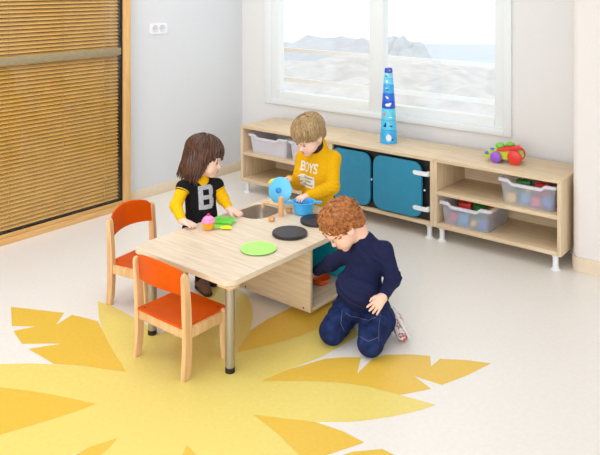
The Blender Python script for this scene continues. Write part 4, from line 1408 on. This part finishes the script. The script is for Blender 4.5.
hand(F_, bRw, A(-2.693,3.12,0.563) - bRw, A(0, 0, -1) - FV * 0.55, 1, 0.92, 0.50, 0.12, 0.6)
field_obj('body', F_, skin1, boy, OB, 0.0027)
hb_.features(boy, OB, (70, 74, 82), (170, 124, 76), (212, 128, 116), (1, -0.1, -0.6))
mus = knit('mustard_sweatshirt', (228, 172, 6))
F_ = Field()
F_.ell(t0 + UV * 0.54, (0.078, 0.104, 0.135), Rb, 0.02)
F_.ell(t0 + bf * 0.012 + UV * 0.40, (0.088, 0.104, 0.115), Rb, 0.03)
F_.ell(t0 + bf * 0.005 + UV * 0.325, (0.088, 0.106, 0.050), Rb, 0.03)
for (s_, e_, w_) in ((bLs, bLe, bLw), (bRs, bRe, bRw)):
    w2_ = w_ + (e_ - w_) / np.linalg.norm(e_ - w_) * 0.016
    chain(F_, [t0 + (s_ - t0) * A(0.6, 0.6, 1) + UV * 0.004, s_, e_, w2_], [0.044, 0.046, 0.040, 0.029], 0.022)
F_.cap(t0 + UV * 0.635, hb_.p(-0.036, 0, -0.105), 0.060, 0.050, k=0.03)
F_.ell(hb_.p(-0.012, 0, -0.082), 0.050, None, 0.004, 's')
sw = field_obj('sweatshirt', F_, mus, boy, OB, 0.003, folds((bLe, bLe - bLs, 0.024, 0.0042, 0.05), (bRe, bRe - bRs, 0.024, 0.003, 0.05), ((bLe + bLw) / 2, bLw - bLe, 0.026, 0.0034, 0.05), (t0 + UV * 0.38 + bf * 0.07, A(0.5, 0, 1), 0.04, 0.0036, 0.08)))
F_ = Field()
ca_ = hb_.c + hb_.R[:, 0] * -0.03 - (t0 + UV * 0.60); ca_ /= np.linalg.norm(ca_)
F_.ell(hb_.p(-0.012, 0, -0.082), 0.0505)
F_.plane(hb_.p(-0.012, 0, -0.082) + ca_ * 0.006, ca_)
field_obj('collar', F_, mat('navy_collar', (44, 30, 40), 0.8, 0.05), sw, OB, 0.0025, None, 1)
for (w_, e_) in ((bLw, bLe), (bRw, bRe)):
    ax_ = (w_ - e_) / np.linalg.norm(w_ - e_)
    ring_part('cuff', w_ - ax_ * 0.004, ax_, 0.0235, 0.0045, mus, sw, OB)
wpr = mat('white_print', (238, 232, 214), 0.7, 0.03)
pb = t0 + bf * 0.085
print_text('BOYS', 0.080, sw, pb + UV * 0.583 - bl_ * 0.012, bf, (0, 0, 1), wpr, sw, OB, 'lettering', 0.0018, 0.72)
pbx = print_text('', 0, sw, pb + UV * 0.505 - bl_ * 0.012, bf, (0, 0, 1), wpr, sw, OB, 'printed_block', rects=[(-0.062, -0.034, 0.054, 0.034)])
gpr = mat('grey_print', (168, 160, 146), 0.7, 0.05)
print_text('', 0, sw, pb + UV * 0.505 - bl_ * 0.012, bf, (0, 0, 1), gpr, sw, OB, 'printed_lines', lift=0.0020, rects=[(-0.050, 0.014, 0.042, 0.024), (-0.050, -0.006, 0.030, 0.004), (-0.050, -0.026, 0.042, -0.016)])
F_ = Field()
for (h_, k_, a_) in ((hpL, knL, anL), (hpR, knR, anR)):
    chain(F_, [h_, k_, a_ + UV * 0.006], [0.066, 0.052, 0.040], 0.016)
field_obj('trousers', F_, knit('dark_denim_plain', (40, 46, 66), 0.06), boy, OB, 0.0035, folds((knL, A(0, 0, 1), 0.025, 0.002, 0.06), (knR, A(0, 0, 1), 0.025, 0.002, 0.06)))
for a_ in (anL, anR):
    F_ = Field(); shoe(F_, a_, a_ + bf * 0.095 - UV * 0.03, UV, 1.05)
    F_.plane(A(0, 0, 0.0015), (0, 0, -1))
    field_obj('shoe', F_, mat('grey_canvas', (92, 96, 104), 0.7, 0.05), boy, OB, 0.003)
hm2 = hairmat('dark_blond_hair', (124, 94, 58), (204, 174, 126), 0.38)
F_ = Field()
E_ = lambda x, y, z, a, b_, c_, k=0.02, op='u': F_.ell(hb_.p(x, y, z), (a * hb_.s, b_ * hb_.s, c_ * hb_.s), hb_.R, k, op)
E_(-0.013, 0, 0.032, 0.101, 0.085, 0.084)
E_(-0.060, 0, -0.015, 0.046, 0.066, 0.062)
for y in (-1, 1): E_(-0.026, 0.058 * y, 0.022, 0.052, 0.024, 0.040)
E_(0.098, 0, -0.062, 0.075, 0.075, 0.078, 0.008, 's')
E_(0.060, 0, -0.075, 0.075, 0.10, 0.066, 0.008, 's')
hr2 = field_obj('hair', F_, hm2, boy, OB, 0.0028, streaks(hb_))
locks(hb_, hr2, OB, hm2, 170, 0.000, rad=(0.103, 0.087, 0.085), fringe=0.010, fr_ang=60, hangr=0.93, seed=9)
# the lid held up by the boy and a yellow piece behind it
lc = A(-2.666,3.117,0.497)
ln = -RV * 0.45 - FV * 0.85 + UV * 0.28
ql = Vector(ln).to_track_quat('Z', 'Y')
ld = empty('pot_lid', tuple(lc), 'round sky blue toy pot lid held upright by the child in mustard yellow', 'lid')
ld.rotation_mode = 'QUATERNION'; ld.rotation_quaternion = ql
MB().lathe([(0, -0.004), (0.050, -0.004), (0.071, -0.003), (0.075, 0.0), (0.074, 0.004), (0.069, 0.006), (0.030, 0.012), (0, 0.014)], (0, 0, 0), 44).build('lid_disc', mat('lid_light_blue', (104, 200, 244), 0.35, 0.02), ld)
MB().lathe([(0, 0.013), (0.007, 0.013), (0.007, 0.020), (0.014, 0.022), (0.015, 0.027), (0.010, 0.031), (0, 0.032)], (0, 0, 0), 24).build('lid_knob', mat('lid_knob_blue', (30, 140, 220), 0.3, 0.02), ld)
yp = A(-2.74,3.147,0.526)
b = MB(tuple(yp))
b.tube([yp + RV * -0.028 + UV * -0.010, yp + RV * -0.012 + UV * 0.004, yp + RV * 0.008 + UV * 0.008, yp + RV * 0.034 + UV * -0.004], [0.010, 0.015, 0.015, 0.009], 14)
o = b.build('toy_food_piece', mat('toy_yellow_piece', (246, 216, 70), 0.4))
o.location = tuple(yp)
tag(o, 'small yellow toy piece pinched behind the blue lid', 'toy food')

# ================================================================== the kneeling boy
OK_ = tuple(A(*(-1.92,2.845,0.172)) * A(1, 1, 0))
kn = empty('person', OK_, 'child with curly ginger hair in a navy top and blue jeans, kneeling on the floor', 'person', 'children around the play table')
kf = RV * -0.42 - FV * 0.90; kf /= np.linalg.norm(kf); kl = A(-kf[1], kf[0], 0)
Rk = np.stack([kf, kl, UV], 1)
hk = Head((-1.977,2.761,0.54), frame(RV * -0.66 - FV * 0.16 - UV * 0.68, UV * 0.62 - RV * 0.75 - FV * 0.12), 1.05)
kRs, kRe, kRw = A(-1.988,2.842,0.386), A(-2.119,2.865,0.294), A(-2.24,2.908,0.21)
kLs, kLe, kLw = A(-1.807,2.86,0.431), A(-1.779,2.895,0.298), A(-1.76,2.782,0.255)
kc = A(-1.908,2.869,0.369); kb = A(-1.92,2.82,0.243); kp = A(-1.941,2.867,0.13)
HL, HR = A(-1.872,2.884,0.13), A(-1.98,2.823,0.13)
KL, KR = A(-1.792,2.723,0.056), A(-1.993,2.703,0.056)
AL, AR = A(-1.843,2.959,0.087), A(-2.055,3.045,0.035)
AR = A(AR[0], AR[1], 0.075)
F_ = Field()
ax_ = (kc - kp) / np.linalg.norm(kc - kp)
Rt = frame(kf - ax_ * (kf @ ax_), ax_)
F_.ell(kc, (0.066, 0.088, 0.09), Rt, 0.02)
F_.ell(kb, (0.080, 0.086, 0.080), Rt, 0.03)
F_.ell(kp, (0.072, 0.088, 0.060), Rt, 0.03)
F_.cap(kRs, kLs, 0.030, 0.030, k=0.03)
nk = (kRs * 0.45 + kLs * 0.55) + UV * 0.012
F_.cap(nk - UV * 0.01, hk.p(-0.045, 0, -0.055), 0.036, 0.038, k=0.02)
chain(F_, [kRs, kRe, kRw], [0.030, 0.026, 0.018]); chain(F_, [kLs, kLe, kLw], [0.030, 0.026, 0.018])
chain(F_, [HL, KL, AL], [0.050, 0.038, 0.026]); chain(F_, [HR, KR, AR], [0.050, 0.038, 0.026])
hk.prims(F_)
hand(F_, kLw, A(-1.783,2.718,0.2) - kLw, FV * 0.85 - UV * 0.25, -1, 0.98, 0.22, 0.20, 0.5)
hand(F_, kRw, A(-2.345, 2.955, 0.14) - kRw, A(0, 0, -1), 1, 0.92, 0.5, 0.14, 0.5)
field_obj('body', F_, skin2, kn, OK_, 0.0026)
hk.features(kn, OK_, (80, 84, 90), (176, 104, 56), (212, 126, 112), (1, 0, -0.4))
nav = knit('navy_jersey', (30, 35, 70), 0.07)
F_ = Field()
F_.ell(kc, (0.076, 0.100, 0.100), Rt, 0.02)
F_.ell(kb, (0.104, 0.114, 0.092), Rt, 0.035)
F_.ell(kp + UV * 0.030, (0.096, 0.112, 0.046), Rt, 0.03)
F_.cap(kRs, kLs, 0.041, 0.041, k=0.03)
F_.cap(nk - UV * 0.02, nk + UV * 0.034 - RV * 0.018, 0.066, 0.052, k=0.03)
for (s_, e_, w_) in ((kRs, kRe, kRw), (kLs, kLe, kLw)):
    w2_ = w_ + (e_ - w_) / np.linalg.norm(e_ - w_) * 0.012
    chain(F_, [s_, e_, w2_], [0.042, 0.037, 0.0255], 0.02)
F_.ell(hk.p(-0.034, 0, -0.070), (0.050, 0.050, 0.050), None, 0.006, 's')
tp_ = field_obj('top', F_, nav, kn, OK_, 0.003, folds((kLe, kLe - kLs, 0.022, 0.0040, 0.05), (kb + kf * 0.06, A(0.3, 0.3, 1), 0.036, 0.0046, 0.10), (kLs - kl * 0.05 + kf * 0.05, A(0.7, 0, 0.7), 0.04, 0.0042, 0.07)))
for (w_, e_) in ((kLw, kLe), (kRw, kRe)):
    a2 = (w_ - e_) / np.linalg.norm(w_ - e_)
    ring_part('cuff', w_ - a2 * 0.003, a2, 0.0225, 0.0040, nav, tp_, OK_)
F_ = Field()
F_.ell(kp + UV * 0.004, (0.094, 0.110, 0.064), Rt, 0.03)
chain(F_, [HL, KL], [0.074, 0.058], 0.02); chain(F_, [HR, KR], [0.074, 0.060], 0.02)
chain(F_, [KL, KL * 0.25 + AL * 0.75, AL + (KL - AL) * 0.08], [0.055, 0.054, 0.042], 0.015); chain(F_, [KR, AR], [0.055, 0.044], 0.015)
F_.plane(A(0, 0, 0.002), (0, 0, -1))
def denim():
    m = mat('blue_denim', (27, 41, 84), 0.85, 0.26, 26, bump=0.2, spec=0.2)
    return m
jn = field_obj('jeans', F_, denim(), kn, OK_, 0.003, folds((HL * 0.6 + KL * 0.4, A(0.3, 0.6, 1), 0.030, 0.0048, 0.07), (HR * 0.6 + KR * 0.4, A(-0.3, 0.5, 1), 0.030, 0.0048, 0.07), (KL * 0.4 + AL * 0.6, AL - KL, 0.026, 0.0032, 0.06), (kp + kf * 0.08, A(1, 0.3, 0.4), 0.04, 0.002, 0.05)))
stc = mat('seam_thread', (112, 114, 136), 0.8, 0.05)
# stitched seams laid on the jeans: waistband, fly, left pocket
def seam(pts, tgt, O, d, r, m, parent, name):
    me = tgt.data
    tree = BVHTree.FromPolygons([v.co + Vector(O) for v in me.vertices], [tuple(p.vertices) for p in me.polygons])
    P = []
    for p, q in zip(pts, pts[1:]):
        for j in range(8): P.append(Vector(p) + (Vector(q) - Vector(p)) * (j / 8))
    out = []
    for p in P:
        h_ = tree.ray_cast(p - Vector(d) * 0.25, Vector(d), 0.6)
        if h_[0]: out.append(h_[0] + h_[1] * r * 0.4)
    if len(out) > 2: return MB(O).tube(out, r, 6).build(name, m, parent)
vd = Vector(FV) + Vector((0, 0, -0.35)); vd.normalize()
seam([(-1.91,2.699,0.161), (-1.889,2.717,0.143), (-1.832,2.763,0.134), (-1.785,2.8,0.157)], jn, OK_, vd, 0.0008, stc, jn, 'stitching')
seam([(-1.778,2.806,0.189), (-1.796,2.792,0.111), (-1.803,2.786,0.042)], jn, OK_, vd, 0.0008, stc, jn, 'stitching')
seam([(-1.921,2.69,0.17), (-1.928,2.685,0.115), (-1.914,2.696,0.074)], jn, OK_, vd, 0.0008, stc, jn, 'stitching')
seam([(-1.882,2.722,0.078), (-1.839,2.757,0.051), (-1.799,2.789,0.069)], jn, OK_, vd, 0.0008, stc, jn, 'stitching')
# canvas shoes, toes tucked under
toeL = A(-1.741,2.913,0.026)
can = mat('patterned_canvas', (214, 208, 204), 0.7, 0.05)
def canvas():
    m, n, b_ = newmat('canvas_with_red_print')
    L = n.links.new
    tc = n.nodes.new('ShaderNodeTexCoord'); nz = n.nodes.new('ShaderNodeTexNoise'); nz.inputs['Scale'].default_value = 45
    rp = n.nodes.new('ShaderNodeValToRGB'); e = rp.color_ramp.elements
    e[0].position = 0.44; e[0].color = (*lin((214, 210, 206)), 1); e[1].position = 0.50; e[1].color = (*lin((190, 66, 66)), 1)
    k = e.new(0.58); k.color = (*lin((120, 112, 116)), 1); k = e.new(0.64); k.color = (*lin((224, 220, 214)), 1)
    L(tc.outputs['Object'], nz.inputs['Vector']); L(nz.outputs['Fac'], rp.inputs['Fac']); L(rp.outputs['Color'], b_.inputs['Base Color'])
    b_.inputs['Roughness'].default_value = 0.8
    return m
cm = canvas(); sm_ = mat('rubber_white', (226, 222, 214), 0.6, 0.03)
for (a_, t_) in ((AL, toeL), (AR, AR + (toeL - AL) * A(1, 1, 0) * 1.0 + A(0, 0, -0.055))):
    sd = t_ - a_; sd /= np.linalg.norm(sd)
    ak = (KL - AL) / np.linalg.norm(KL - AL)
    up_ = -(A(-1.821,3.028,0.137) - AL) ; up_ = up_ - sd * (up_ @ sd); up_ /= np.linalg.norm(up_)
    F_ = Field()
    F_.cap(a_ - sd * 0.016 - up_ * 0.006, a_ + sd * 0.045 - up_ * 0.014, 0.032, 0.033, k=0.012)
    F_.cap(a_ + sd * 0.045 - up_ * 0.014, t_ - up_ * 0.004, 0.033, 0.026, k=0.012)
    F_.plane(A(0, 0, 0.002), (0, 0, -1))
    so_ = field_obj('shoe', F_, cm, kn, OK_, 0.0028)
    F_ = Field()
    sb = [a_ - sd * 0.024 - up_ * 0.031, a_ + sd * 0.045 - up_ * 0.032, t_ - up_ * 0.022]
    Fr = frame(sd, up_)
    F_.ell((sb[0] + sb[2]) / 2, (np.linalg.norm(sb[2] - sb[0]) / 2 + 0.030, 0.038, 0.012), Fr, 0.004)
    F_.plane(A(0, 0, 0.0012), (0, 0, -1))
    field_obj('shoe_sole', F_, sm_, so_, OK_, 0.0026, None, 1)
hm3 = hairmat('ginger_curls', (116, 60, 22), (204, 130, 66), 0.45, (30, 30, 30), 2.0)
F_ = Field()
E_ = lambda x, y, z, a, b_, c_, k=0.02, op='u': F_.ell(hk.p(x, y, z), (a * hk.s, b_ * hk.s, c_ * hk.s), hk.R, k, op)
E_(-0.015, 0, 0.032, 0.099, 0.083, 0.082)
E_(-0.064, 0, -0.012, 0.043, 0.064, 0.062)
E_(0.098, 0, -0.050, 0.068, 0.080, 0.078, 0.008, 's')
E_(0.050, 0, -0.085, 0.085, 0.12, 0.070, 0.010, 's')
def curly(P):
    q = (P - hk.c)
    return 0.0022 * np.sin(q @ A(210, 90, 60)) * np.sin(q @ A(-70, 190, 120)) + 0.0015 * np.sin(q @ A(120, -150, 260))
hr3 = field_obj('hair', F_, hm3, kn, OK_, 0.0028, curly)
b = MB(OK_)
rnd = random.Random(5)
me = hr3.data
tree = BVHTree.FromPolygons([v.co + Vector(OK_) for v in me.vertices], [tuple(p.vertices) for p in me.polygons])
done = 0
while done < 360:
    th = math.acos(rnd.uniform(-0.55, 1)); ph = rnd.uniform(-PI, PI)
    d = Vector(hk.R @ A(math.sin(th) * math.cos(ph), math.sin(th) * math.sin(ph), math.cos(th)))
    c0 = Vector(hk.p(-0.015, 0, 0.025))
    h_ = tree.ray_cast(c0 + d * 0.3, -d, 0.4)
    if not h_[0] or (h_[0] - c0).length < 0.062: continue
    done += 1
    nrm = h_[1].normalized()
    cr_ = Vector(hk.p(-0.03, 0, 0.115))
    tg = (h_[0] - cr_); tg = tg - nrm * tg.dot(nrm)
    tg = tg.normalized() if tg.length > 1e-4 else nrm.orthogonal()
    bt = nrm.cross(tg)
    low = max(0.0, min(1.0, (1 - (Vector(hk.R[:, 2]).dot(d))) ))
    R1 = rnd.uniform(0.004, 0.0075) * (0.5 + 0.7 * low); ln_ = rnd.uniform(0.030, 0.050) * (1 - 0.35 * low); tn = rnd.uniform(0.4, 0.9) * (0.7 + 1.1 * low); p0 = rnd.uniform(0, 6.28); sg = rnd.choice((-1, 1))
    pts = []
    for j in range(15):
        t = j / 14
        a = p0 + sg * tn * 2 * PI * t
        pts.append(h_[0] + tg * (ln_ * (t - 0.3)) + bt * (R1 * math.cos(a)) + nrm * (R1 * (0.45 * math.sin(a) + 0.05) - 0.004 * (2 * t - 1) ** 2))
    w0 = rnd.uniform(0.0018, 0.0034)
    b.tube(pts, [w0 * (0.5 + 1.0 * math.sin(PI * min(1, 0.12 + 0.85 * j / 14))) for j in range(15)], 6)
b.build('hair_curls', hm3, hr3)
# ------------------------------------------------------------------ light
w = bpy.data.worlds.new('World')
SC.world = w
w.use_nodes = True
bg = w.node_tree.nodes['Background']
sk = w.node_tree.nodes.new('ShaderNodeTexSky')
sk.sky_type = 'HOSEK_WILKIE'
bg.inputs['Color'].default_value = (0.95, 0.975, 1.0, 1)
w.node_tree.nodes.remove(sk)
bg.inputs["Strength"].default_value = 1.2
def area(name, loc, size, power, color=(1, 1, 1), rot=(0, 0, 0)):
    l = bpy.data.lights.new(name, 'AREA')
    l.shape = 'RECTANGLE'; l.size, l.size_y = size
    l.energy = power; l.color = color
    o = bpy.data.objects.new(name, l)
    o.location = loc; o.rotation_euler = rot
    COL.objects.link(o)
    return o
area('ceiling_lamp', (-3.3, 2.3, 2.70), (2.2, 3.0), 36, (0.96, 0.98, 1.0))
d_ = Vector((-2.6, 3.2, 0.6)) - Vector((-0.7, -1.8, 1.6))
area('rear_fill_light', (-0.7, -1.8, 1.6), (3.4, 2.0), 75, (0.97, 0.985, 1.0), d_.to_track_quat('-Z', 'Y').to_euler())  # unseen fill light added behind the camera to brighten upright surfaces
SC.view_settings.view_transform = 'Standard'
SC.view_settings.look = 'None'
SC.view_settings.gamma = 1
SC.view_settings.use_curve_mapping = False
SC.view_settings.exposure = 0.20
